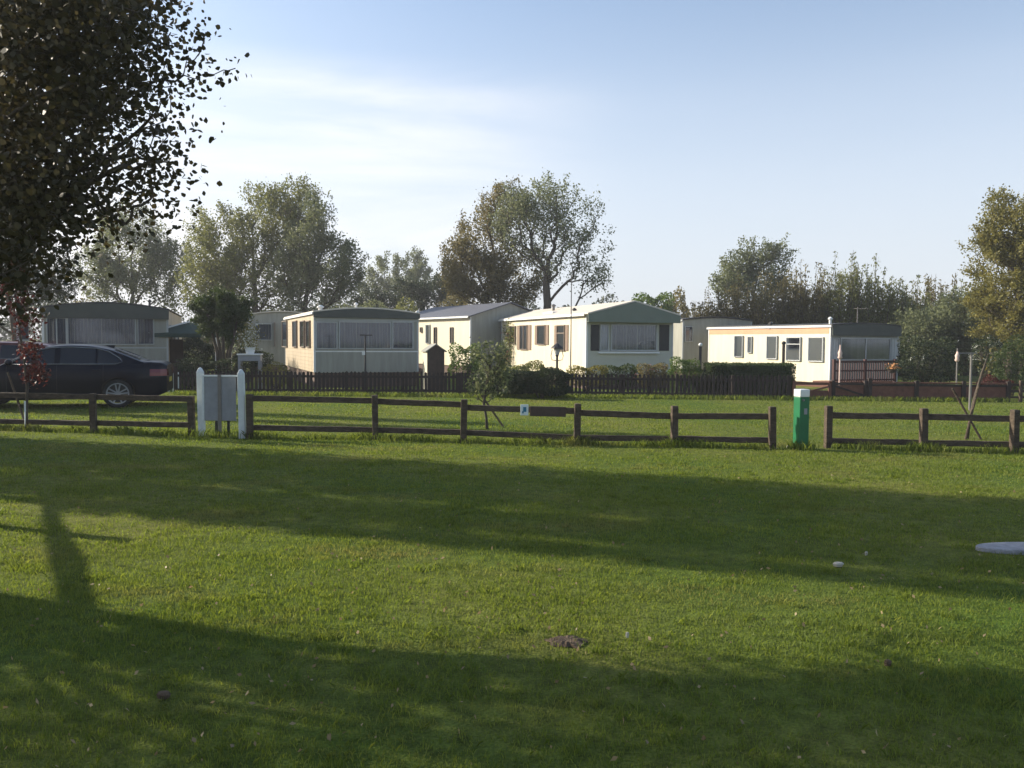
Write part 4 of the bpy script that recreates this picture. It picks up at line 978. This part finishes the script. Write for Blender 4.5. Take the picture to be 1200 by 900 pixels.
bush('flowering_bush', 'bush with pale white heads in front of the yellow willow', 1158, 393, 440, 42, 27, 'l_dark', 900, .07, gg, dy=.5, flowers='l_white', nf=46)
bush('flowering_bush', 'dark shrub dotted with a few white flowers in the deep shade', 1085, 395, 455, 74, 29, 'l_dark', 2600, .07, gg, dy=.6, flowers='l_white', nf=9)
# climbing rose on the main caravan
def rose():
    root = empty('climbing_rose', c3.O+c3.v*7.9, c3.t, 'climbing rose with pink flowers on the end of the shuttered caravan wall', 'climbing plant')
    b = MB(); C = []
    for k in range(7):
        y = random.uniform(-.9, .6); zt = random.uniform(1.6, 2.5)
        p = [(-.3, y*.3, 0), (-.2, y*.6, zt*.5), (-.12, y, zt*.8), (-.15, y+.3, zt)]; b.tube(p, [.02, .014, .01, .005], 5)
        for q in np.linspace(.2, 1, 9):
            i = min(2, int(q*3)); t = q*3-i; c = np.array(p[i])*(1-t)+np.array(p[min(3, i+1)])*t; C.append(c+rng.normal(size=(16, 3))*np.array([.08, .16, .12]))
    C = np.concatenate(C); V, n = leafquads(C, .075, len(C)); b.build('stems', M['twig'], root); npmesh('foliage', V, n, M['l_olive'], root)
    q = C[rng.choice(len(C), 22)]; cc = np.repeat(q, 8, 0)+rng.normal(size=(176, 3))*.035; V, n = leafquads(cc, .06, len(cc)); npmesh('flowers', V, n, M['l_pink'], root)
rose()

# ------------------------------------------------------------------ young trees in the lawn
def sapling(label, base, pts, lobes, Y, lm, n, size, stake=None, tie=None, guard=None, r=.016):
    g = G(*base); Y = g.y; root = empty('young_tree', g, 0, label, 'young tree', 'young staked trees behind the rail fence')
    tr = [(0, 0, -.05)]+[tuple(P(px, py, Y)-g) for px, py in pts]
    T = []
    for l in lobes:
        for i in range(l[4]):
            d = rng.normal(size=3); d /= np.linalg.norm(d); q = P(l[0], l[1], Y)-g; s = Y/FPX; rr = rng.uniform(.2, 1)**.5
            T.append(np.array([q.x+d[0]*l[2]*s*rr, d[1]*l[2]*s*rr*.9, q.z+d[2]*l[3]*s*rr]))
    gr = grow(tr, T, tip=.0035, sway=.1); wood_mesh(gr, 'trunk', M['bark'], root, r*1.5, 5)
    if n:
        C = np.concatenate([t+rng.normal(size=(n, 3))*.05+np.array([0, 0, 1])*rng.uniform(-.08, .08, (n, 1)) for t in T]); V, k = leafquads(C, size, len(C), shape=6); npmesh('crown', V, k, M[lm], root)
    if stake:
        for s0, s1 in stake:
            A = G(*s0); B = P(s1[0], s1[1], A.y+.05)
            o = MB().tube([A-Vector((0, 0, .08)), B], .019, 7).build('support_stake', M['wood'], None); o.parent = root; o.location = -g
    if guard:
        A = P(guard[0], guard[1], Y)-g; MB().lathe([(.025, 0), (.028, .0), (.028, A.z), (.024, A.z)], 10, (0, 0, 0)).build('trunk_guard', M['whitewood'], root)
    return root
sapling('young staked tree with red leaves at the left edge in front of the cars', (31, 504), [(31, 480), (32, 455), (28, 420), (22, 380), (18, 345)], [(18, 345, 18, 24, 16), (30, 375, 22, 22, 12), (36, 415, 20, 22, 16), (40, 440, 12, 12, 8), (8, 320, 14, 18, 9)], 0, 'l_red', 26, .06, [((34, 503), (9, 436))], None, (31, 470))
sapling('young staked tree with green and pinkish leaves in the middle behind the fence', (571, 503), [(570, 490), (567, 472), (570, 450), (574, 430), (572, 405)], [(566, 452, 20, 16, 20), (572, 430, 24, 18, 22), (582, 410, 16, 18, 13), (560, 412, 10, 12, 7), (590, 440, 14, 18, 12)], 0, 'l_grey', 19, .058, [((594, 501), (564, 463))])
sapling('bare young tree held by crossed stakes near the right edge', (1133, 514), [(1136, 495), (1141, 470), (1150, 440), (1158, 415)], [(1160, 415, 12, 16, 9), (1152, 435, 12, 10, 5)], 0, 'l_brown', 3, .05, [((1130, 515), (1147, 452)), ((1153, 515), (1116, 455))])

# ------------------------------------------------------------------ garden furniture and small things
def washing_post(label, px, top, D, arm, m):
    g = Vector((X(px, D), D, 0)); root = empty('washing_line_post', g, 0, label, 'washing post', None); h = Z(px, top, D)
    MB().tube([(0, 0, -.1), (0.0, 0, h)], [.03, .026], 8).build('pole', M[m], root)
    MB().bar((-arm[0], 0, h-.02), (arm[1], 0, h-.02), .035, .035).build('crossbar', M[m], root)
    return root
r_ = washing_post('dark tee shaped washing line post in front of the second caravan', 428, 392, 25.2, (.16, .22), 'black')
MB().box(-.09, .0, -.05, -.02, Z(424, 416, 25.2), Z(424, 411, 25.2)).build('winder', M['white'], r_)
washing_post('thin pale washing line post with a short crossbar near the right edge', 1139, 413, 20, (.32, .14), 'metal')
# garden lantern
def lantern():
    D = 25.6; g = Vector((X(653, D), D, 0)); root = empty('garden_lantern', g, 0, 'black lantern on a post in front of the shuttered caravan', 'lamp'); zt = Z(653, 402, D)
    MB().lathe([(.035, -.05), (.035, zt-.42), (.05, zt-.4), (.05, zt-.36)], 10).build('post', M['black'], root)
    MB().lathe([(.06, zt-.36), (.11, zt-.16), (.10, zt-.155), (.055, zt-.35)], 6).build('lantern_glass', M['curtain_w'], root)
    MB().lathe([(.20, zt-.17), (.17, zt-.12), (.06, zt-.03), (.02, zt), (.0, zt+.04)], 12).build('lantern_roof', M['black'], root)
    for s in (-1, 1): MB().tube([(0, 0, zt-.55), (s*.16, 0, zt-.52), (s*.19, 0, zt-.4), (s*.15, 0, zt-.2)], .012, 5).build('bracket', M['black'], root)
lantern()
def ball_lamp(px, top, D, label, mball, mpost):
    g = Vector((X(px, D), D, 0)); root = empty('garden_lamp', g, 0, label, 'lamp'); z = Z(px, top, D)
    MB().tube([(0, 0, -.1), (0, 0, z-.05)], .045, 8).build('post', M[mpost], root)
    MB().lathe([(.0, z-.06), (.04, z-.05), (.065, z-.02), (.065, z+.02), (.04, z+.05), (0, z+.06)], 12).build('lamp_head', M[mball], root, smooth=True)
ball_lamp(918.5, 402, 25.6, 'dark round headed post standing at the end of the clipped hedge', 'black', 'creosote')
ball_lamp(821, 404, 27, 'garden lamp with a white head between the two cream caravans', 'white', 'black')
o = MB().tube([(0, 0, 0), (0, 0, Z(669, 322, 25.5))], [.022, .014], 6).build('flag_pole', M['metal'], None, loc=(X(669, 25.5), 25.5, 0)); tag(o, 'thin tall pale pole rising past the gabled caravan roof', 'pole')
def aerial(px, top, D, label):
    g = Vector((X(px, D), D, 0)); root = empty('television_aerial', g, 0, label, 'aerial'); z = Z(px, top, D)
    MB().tube([(0, 0, 0), (0, 0, z)], .018, 6).build('mast', M['metal'], root)
    MB().bar((-.1, 0, z-.05), (.5, .2, z-.05), .015, .015).build('boom', M['metal'], root)
    e = MB()
    for i in range(6): e.bar((-.06+i*.1, i*.04-.12, z-.05), (-.06+i*.1-.04, i*.04+.14, z-.05), .008, .008)
    e.build('elements', M['metal'], root)
aerial(1004, 360, 33, 'thin television aerial mast behind the right caravan')
aerial(89, 338, 31, 'thin television aerial mast behind the far left caravan')
def street_lamp():
    D = 62; g = Vector((X(462, D), D, 0)); root = empty('street_lamp', g, 0, 'distant street lamp with a long arm above the second caravan', 'lamp'); z = Z(462, 344, D)
    MB().tube([(0, 0, 0), (0, 0, z)], [.1, .07], 8).build('pole', M['metal'], root)
    MB().tube([(0, 0, z-.05), (.9, 0, z+.05), (1.9, 0, z+.1)], .045, 6).build('arm', M['metal'], root)
    MB().box(1.5, 2.2, -.12, .12, z+.02, z+.16).build('lamp_head', M['white'], root, bevel=.04)
street_lamp()
# gazebo canopy
def gazebo():
    D = 29.5; g = Vector((X(226, D), D, 0)); root = empty('garden_gazebo', g, R(8), 'dark green canopy gazebo between the left caravan and the dark shaggy tree', 'gazebo'); ze = Z(200, 391, D); zp = Z(222, 378, D)
    b = MB(); w_ = 1.12; d_ = 1.3
    b.v = [(-w_, -d_, ze), (w_, -d_, ze), (w_, d_, ze), (-w_, d_, ze), (0, -d_*.35, zp), (0, d_*.35, zp), (-w_, -d_, ze-.13), (w_, -d_, ze-.13), (w_, d_, ze-.13), (-w_, d_, ze-.13)]
    b.f = [(0, 1, 4), (1, 2, 5, 4), (2, 3, 5), (3, 0, 4, 5), (0, 6, 7, 1), (1, 7, 8, 2), (2, 8, 9, 3), (3, 9, 6, 0)]
    b.build('canopy', M['canopy'], root)
    MB().bar((-w_-.01, -d_-.02, ze+.01), (0, -d_*.35, zp+.03), .07, .04).build('lit_edge', M['white'], root)  # white bar stands in for sunlight on the left roof edge
    for sx in (-1, 1):
        for sy in (-1, 1): MB().box(sx*(w_-.06)-.035, sx*(w_-.06)+.035, sy*(d_-.06)-.035, sy*(d_-.06)+.035, 0, ze-.05).build('leg', M['white'], root)
    MB().box(-w_+.15, -w_+.9, -.5, -.46, .2, ze-.2).build('side_curtain', M['creosote'], root)
gazebo()
o = MB(); o.lathe([(.09, 0), (.08, .9), (.1, 1.0), (.1, 1.0)], 4); 
def table():
    D = 25.9; g = Vector((X(293, D), D, 0)); root = empty('garden_table', g, R(10), 'small pale topped garden table beside the dark shaggy tree', 'table'); z = Z(293, 414.5, D)
    MB().box(-.36, .36, -.3, .3, z-.04, z).build('table_top', M['white'], root, bevel=.01)
    MB().box(-.33, .33, -.27, .27, z-.22, z-.045).build('apron', M['greyboard'], root)
    for sx in (-1, 1):
        for sy in (-1, 1): MB().box(sx*.3-.03, sx*.3+.03, sy*.24-.03, sy*.24+.03, 0, z-.22).build('leg', M['greyboard'], root)
    p = empty('flower_planter', (g.x-.0, g.y, z), 0, 'planter of pale orange flowers on the small garden table', 'planter')
    MB().lathe([(.12, 0), (.17, .2), (.18, .2), (.15, .17)], 14).build('pot', M['white'], p)
    c = rng.normal(size=(420, 3))*np.array([.17, .12, .22])+np.array([0, 0, .52]); c[:, 2] = np.maximum(c[:, 2], .15); V, k = leafquads(c, .07, 420); npmesh('foliage', V, k, M['l_yellow'], p)
    c = rng.normal(size=(160, 3))*np.array([.15, .12, .2])+np.array([0, -.05, .5]); c[:, 2] = np.maximum(c[:, 2], .15); V, k = leafquads(c, .07, 160); npmesh('flowers', V, k, M['l_white'], p)
table()
def mini_shed():
    D = 26.2; g = Vector((X(511, D), D, 0)); root = empty('garden_shed', g, R(16), 'small brown storage shed with a pale pitched roof beside the second caravan', 'shed'); ze = Z(511, 410, D); zr = Z(507, 403.5, D)
    w_ = .27; l_ = .8
    MB().prism([(-w_, 0), (-w_, ze), (0, zr-.02), (w_, ze), (w_, 0)], 0, l_).build('walls', M['shedwood'], root, bevel=.004)
    MB().box(-w_-.012, -w_-.002, .02, l_-.02, .05, ze-.02).build('side_panel', M['cream'], root)
    r2 = MB(); 
    for s in (-1, 1): r2.v += [(0, -.05, zr+.02), (0, l_+.05, zr+.02), (s*(w_+.07), l_+.05, ze-.04), (s*(w_+.07), -.05, ze-.04), (0, -.05, zr-.01), (0, l_+.05, zr-.01), (s*(w_+.07), l_+.05, ze-.07), (s*(w_+.07), -.05, ze-.07)]
    for k in (0, 8): r2.f += [tuple(k+i for i in q) for q in [(0, 1, 2, 3), (7, 6, 5, 4), (3, 2, 6, 7), (0, 3, 7, 4), (1, 5, 6, 2)]]
    r2.build('roof', M['shadecream'], root)
mini_shed()
def parasol(px, top, bot, D, label, base):
    g = Vector((X(px, D), D, 0)); root = empty('furled_parasol', g, 0, label, 'parasol', 'furled pale parasols'); zt = Z(px, top, D); zb = Z(px, bot, D)
    MB().tube([(0, 0, 0), (0, 0, zt+.05)], .025, 8).build('pole', M['pinkcloth' if base else 'metal'], root)
    MB().lathe([(.012, zt), (.04, zt-.12), (.075, zb+.2), (.055, zb+.12), (.08, zb+.05), (.03, zb)], 9).build('cloth', M['pinkcloth'], root, smooth=True)
parasol(985, 406, 421, 26.5, 'furled pale pink parasol before the veranda railing', True)
parasol(1122.5, 410, 424, 27, 'furled pale pink parasol against the dark trees near the washing post', False)
def hanging_basket():
    D = 27.6; g = P(1045.5, 432, D); root = empty('flower_basket', (g.x, g.y, g.z), 0, 'orange flower basket hanging on the veranda railing', 'flower basket')
    MB().lathe([(.02, -.16), (.12, -.1), (.16, 0), (.15, 0)], 12).build('basket', M['creosote'], root)
    c = rng.normal(size=(140, 3))*.085; c[:, 2] = abs(c[:, 2]); V, k = leafquads(c, .06, 140); npmesh('flowers', V, k, mat('orange_petal', (.62, .30, .12), .8), root)
    c = rng.normal(size=(140, 3))*.13; c[:, 2] = abs(c[:, 2])-.03; V, k = leafquads(c, .06, 140); npmesh('leaves', V, k, M['l_dark'], root)
hanging_basket()

# ------------------------------------------------------------------ things lying on the lawn
def slab():
    c = G(1215, 645.5); root = MB(); pr = []
    rx = c.x-G(1145.5, 645.5).x; ry = (G(1215, 640).y-G(1215, 651).y)/2
    root.v = []; N = 40
    for z, f in ((-.03, 1.0), (.028, 1.0), (.036, .97)):
        for i in range(N):
            a = 2*math.pi*i/N; root.v.append((math.cos(a)*rx*f*(1+.01*math.sin(3*a)), math.sin(a)*ry*f, z))
    for l in range(2):
        for i in range(N): root.f.append((l*N+i, l*N+(i+1) % N, (l+1)*N+(i+1) % N, (l+1)*N+i))
    root.f.append(tuple(range(2*N, 3*N))); root.f.append(tuple(range(N))[::-1])
    o = root.build('concrete_slab', M['concrete'], None, loc=c); tag(o, 'pale oval concrete slab set in the grass at the right edge', 'slab')
    bare.append((c.x, c.y, ry*.9)); bare.append((c.x-rx*.5, c.y, ry*.8)); bare.append((c.x-rx*.8, c.y, ry*.5)); bare.append((c.x+rx*.5, c.y, ry*.8))
slab()
def stone(px, py, w_, label, m='stone', h=.02):
    c = G(px, py); b = MB(); b.lathe([(w_*.8, -.01), (w_, h*.5), (w_*.7, h), (w_*.1, h*1.05)], 9); o = b.build('flat_stone' if m == 'stone' else 'dark_clod', M[m], None, loc=(c.x, c.y, .018)); o.scale = (1, .6, 1)
    for v in o.data.vertices: v.co.x *= random.uniform(.85, 1.1); v.co.y *= random.uniform(.8, 1.1)
    tag(o, label, 'stone' if m == 'stone' else 'clod of soil')
stone(982, 665, .042, 'small flat white stone in the sunlit grass')
stone(1015, 652, .012, 'tiny white pebble near the shadow edge at right')
stone(735, 749, .010, 'tiny white pebble right of the bare soil patch')
stone(925, 526, .05, 'buff stone lying at the foot of the green post', h=.03)
stone(192, 820, .035, 'dark clod of earth in the shaded grass at lower left', 'soil', .018)
stone(1040, 782, .02, 'dark clod of earth on the lit grass at lower right', 'soil', .02)
b = MB(); N = 26; b.v = [(0, 0, .018)]
for ring, z in ((.5, .02), (1, .004)):
    for i in range(N): a = 2*math.pi*i/N; rr = .11*ring*random.uniform(.75, 1.25); b.v.append((math.cos(a)*rr, math.sin(a)*rr*.8, z+random.uniform(-.004, .006)))
for i in range(N): j = (i+1) % N; b.f += [(0, 1+i, 1+j), (1+i, 1+N+i, 1+N+j, 1+j)]
tag(b.build('soil_patch', M['soil'], None, loc=(soil_c.x, soil_c.y, 0)), 'small bare patch of brown soil in the lit grass', 'soil patch')

# ------------------------------------------------------------------ the big tree at the left, mostly outside the frame
def inpoly(x, y, poly):
    c = False; j = len(poly)-1
    for i in range(len(poly)):
        xi, yi = poly[i]; xj, yj = poly[j]
        if (yi > y) != (yj > y) and x < (xj-xi)*(y-yi)/(yj-yi)+xi: c = not c
        j = i
    return c
DENSE = [(-50, -50), (165, -50), (172, 40), (160, 85), (138, 120), (105, 150), (78, 180), (98, 215), (80, 250), (48, 290), (45, 320), (15, 345), (-50, 365)]
FRINGE = [(-50, -50), (200, -50), (205, 50), (208, 140), (200, 190), (196, 232), (150, 262), (100, 285), (78, 310), (50, 340), (-50, 385)]
def big_tree():
    base = Vector((-7.2, 6.3, 0)); root = empty('large_poplar_tree', base, 0, 'large dark leafy tree whose crown fills the upper left corner', 'tree')
    T = []
    ex = [0, 60, 240, 400, 540, 620, 700, 780, 900, 1000, 1200, 1400]; ey = [712, 722, 730, 752, 757, 777, 785, 770, 782, 802, 815, 825]
    tries = 0
    while len(T) < 760 and tries < 90000:
        tries += 1
        px = rng.uniform(-420, 1350); py = np.interp(px, ex, ey)+14+rng.uniform(0, 1)**1.3*330
        z = rng.uniform(1.9, 8.5); q = back(px, py, z/math.tan(SUN_EL))
        if q.x < -11.5 or q.x > 1.2: continue
        if ((q.x+5.5)/6.2)**2+((z-5.2)/3.7)**2 > 1: continue
        if (q.x-0)**2+q.y**2 < 2.2**2 and z < 3.5: continue
        pp = proj((q.x, q.y, z))
        if pp and -45 < pp[0] < 1245 and -45 < pp[1] < 945 and not inpoly(pp[0], pp[1], DENSE): continue
        T.append(np.array((q.x, q.y, z))-np.array(base))
    nshade = len(T)
    for i in range(110):   # thin outer sprays seen against the sky
        for k in range(200):
            px = rng.uniform(90, 225); py = rng.uniform(-30, 350)
            if inpoly(px, py, FRINGE) and not inpoly(px, py, DENSE): break
        q = P(px, py, rng.uniform(5.0, 6.4)); T.append(np.array(q)-np.array(base))
    # the hand-placed twig that reaches out to the right
    tw = [P(x_, y_, 5.6)-base for x_, y_ in ((160, 95), (190, 93), (215, 88), (240, 86), (262, 82), (240, 44), (228, 70), (276, 80))]
    vis_targets = [np.array(t) for t in tw]
    # extra fill on the visible dense region
    while len(vis_targets) < 330:
        px = rng.uniform(-30, 200); py = rng.uniform(-30, 370)
        if not inpoly(px, py, DENSE): continue
        Y = rng.uniform(4.8, 6.3); q = P(px, py, Y)
        if q.y > 4.0+.69*q.z: continue
        vis_targets.append(np.array(q)-np.array(base))
    T += vis_targets
    tr = [(0, 0, -.1), (.1, 0, 1.2), (.3, -.05, 2.2), (.45, -.1, 3.2), (.5, -.1, 4.4), (.4, 0, 5.8), (.4, 0, 7)]
    gr = grow(tr, T, tip=.004, up=.3, bend=.10); wood_mesh(gr, 'trunk', M['bark'], root, .24, 6, power=.6)
    C = []
    for i, t in enumerate(T):
        w_ = t+np.array(base); pp = proj(w_); on = pp and -60 < pp[0] < 1260 and pp[1] > -60
        manual = len(T)-330 <= i < len(T)-322
        k = 12 if manual else (int(78*rng.uniform(.5, 1.3)) if on else int(34*rng.uniform(.6, 1.3)))
        sp = .05 if manual else (.12 if on else .24)
        if on and not manual and not inpoly(pp[0], pp[1], DENSE): k = int(k*.24)
        ax = rng.normal(size=3)*.5+np.array([.5, 0, -.2]); ax /= np.linalg.norm(ax)
        C.append(t+rng.normal(size=(k, 3))*sp+ax*rng.uniform(-.5, 1, (k, 1))*sp*1.5)
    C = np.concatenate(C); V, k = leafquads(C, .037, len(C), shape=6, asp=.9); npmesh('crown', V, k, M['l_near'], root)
    # unseen limb, added and shaped to cast a strip of shadow
    a = [(-7.0, 6.2, 1.9)]
    for px_, py_, z_ in ((90, 735, 1.9), (92, 700, 1.92), (80, 655, 1.95), (60, 605, 2.0), (57, 570, 2.05), (45, 545, 2.1)):
        q_ = back(px_, py_, z_/math.tan(SUN_EL)); a.append((q_.x, q_.y, z_))
    b = MB(); b.tube([Vector(p)-base for p in a], [.17, .09, .06, .07, .04, .045, .04], 9)
    for p in a[1:]:
        for s in range(3):
            e = Vector(p)+Vector((random.uniform(-1.1, .9), random.uniform(-.4, .4), random.uniform(-.1, .12))); b.tube([Vector(p)-base, Vector(p).lerp(e, .5)-base+Vector((0, 0, .05)), e-base], [.014, .009, .004], 4)
    b.build('shadow_limb', M['bark'], root, smooth=True)
    C = []
    for i in range(len(a)-1):
        for q in np.linspace(0, 1, 8):
            p = np.array(a[i])*(1-q)+np.array(a[i+1])*q - np.array(base); C.append(p+rng.normal(size=(int(20*abs(math.sin(i*1.7+q*2.5))+3), 3))*np.array([.028, .028, .032]))
    C = np.concatenate(C); V, k = leafquads(C, .06, len(C)); npmesh('shadow_ivy', V, k, M['l_dark'], root)  # leaves added to roughen the limb's cast strip
big_tree()
# trees that stand outside the frame at left and shade the lawn
def column_tree(label, cx, cy, w_, z0, z1, n, lm='l_hedge', sz=.17, taper=.35):
    g = Vector((cx, cy, 0)); root = empty('columnar_tree', g, 0, label, 'tree', 'tall trees left of the lawn')
    u = rng.uniform(0, 1, n); a = rng.uniform(0, 6.283, n); r = np.sqrt(rng.uniform(.05, 1, n))*w_/2*(1-taper*u**2)*(1+.12*np.sin(a*3+u*9))
    C = np.stack([np.cos(a)*r, np.sin(a)*r, z0+u*(z1-z0)], 1)+rng.normal(size=(n, 3))*.06
    V, k = leafquads(C, sz, n); npmesh('crown', V, k, M[lm], root)
    b = MB().tube([(0, 0, -.1), (.05, 0, z1*.5), (0, 0, z1*.95)], [.2, .13, .03], 9)
    for i in range(16):
        a = i*2.4; z = lerp(z0, z1*.85, i/16); b.tube([(0, 0, z), (math.cos(a)*w_*.38, math.sin(a)*w_*.38, z+.5)], [.04, .01], 5)
    b.build('trunk', M['bark'], root, smooth=True)
q = back(20, 531, 7.0); column_tree('dense tall evergreen shading the middle of the lawn', q.x, q.y, 2.85, .2, 12, 26000)
q = back(420, 598, 13.0); column_tree('second tall evergreen beside the dense one left of the lawn', q.x, q.y, 1.0, 3.8, 11, 8000, taper=.2)
q = back(560, 628, 15.5); column_tree('thin tree behind the two evergreens left of the lawn', q.x+.0, q.y-.2,   .45, 5.0, 10, 1800, 'l_olive')
q = back(300, 486, 16); column_tree('narrow evergreen left of the parked cars', q.x, q.y, .9, .3, 9.5, 5000)
q = back(300, 494, 14); column_tree('slim evergreen nearest the rail fence outside the left edge', q.x, q.y, .7, .3, 9.5, 4000)
# wooden stake outside the frame with its thin shadow
q = back(148, 634, 2.9); o = MB().tube([(0, 0, -.1), (0, 0, 2.9*math.tan(SUN_EL))], .07, 10).build('wooden_stake', M['wood'], None, loc=q); tag(o, 'single thick wooden post standing in the lawn left of the frame', 'stake')

hm = bpy.data.materials.new('haze_air'); hm.use_nodes = True; n_ = hm.node_tree; n_.nodes.remove(n_.nodes['Principled BSDF'])
pv_ = n_.nodes.new('ShaderNodeVolumePrincipled'); pv_.inputs['Color'].default_value = (.86, .88, .93, 1); pv_.inputs['Density'].default_value = HAZE; pv_.inputs['Anisotropy'].default_value = .2
n_.links.new(pv_.outputs[0], n_.nodes['Material Output'].inputs['Volume'])
if HAZE: tag(MB().box(-120, 130, -6, 112, -1, 16).build('haze', hm), kind='stuff')

# ------------------------------------------------------------------ grass (one uncountable thing)
parts = lawn()
# rank grass along the fence feet
for A, B in fence_line:
    n = int((B-A).length*520); t = rng.uniform(0, 1, n); x = A.x+(B.x-A.x)*t; y = A.y+(B.y-A.y)*t+rng.normal(size=n)*.10
    h = rng.uniform(.03, .13, n)*(0.6+.4*np.sin(x*5)*np.sin(x*2.3+1)+.35); parts.append(blades(n, x, y, np.maximum(h, .02), np.full(n, .009), .5))
for (px, py, s_) in ((262, 513, .35), (938, 527, .12), (790, 523, .1), (1082, 529, .15), (676, 521, .12)):
    c = G(px, py); n = 420; x = c.x+rng.normal(size=n)*s_; y = c.y+rng.normal(size=n)*.08; parts.append(blades(n, x, y, rng.uniform(.05, .17, n), np.full(n, .009), .5))
for i in range(1500):      # coarser tufts and clover clumps in the turf
    yy = 2.2+rng.uniform(0, 1)**1.2*10; xx = rng.uniform(-1, 1)*(.66*yy+.4); n = int(rng.uniform(12, 46)); s_ = rng.uniform(.02, .09)
    parts.append(blades(n, xx+rng.normal(size=n)*s_*1.4, yy+rng.normal(size=n)*s_, rng.uniform(.016, .040, n), np.full(n, .003+yy*.0006), .6))
A = G(205, 462.3); B = G(1180, 471)
n = 9000; t = rng.uniform(0, 1, n); x = A.x+(B.x-A.x)*t; y = A.y+(B.y-A.y)*t+rng.normal(size=n)*.12-.05; parts.append(blades(n, x, y, rng.uniform(.04, .16, n), np.full(n, .02), .5))
V = np.concatenate(parts)
tag(npmesh('grass', V, 5, grassmat()), 'short mown lawn grass', 'grass', None, 'stuff')
# fallen leaves
n = 900; y = 2.5+rng.uniform(0, 1, n)**1.3*10; x = rng.uniform(-1, 1, n)*(.66*y)
C = np.stack([x, y, rng.uniform(.02, .04, n)], 1); V, k = leafquads(C, .026, n)
tag(npmesh('fallen_leaves', V, k, leafmat('fallen_leaf', (.12, .08, .04), (.34, .27, .15), (.5, .46, .36), .2)), 'tiny fallen leaves scattered over the lawn', 'leaves', None, 'stuff')
print('grass verts', len(parts), sum(len(p) for p in parts))
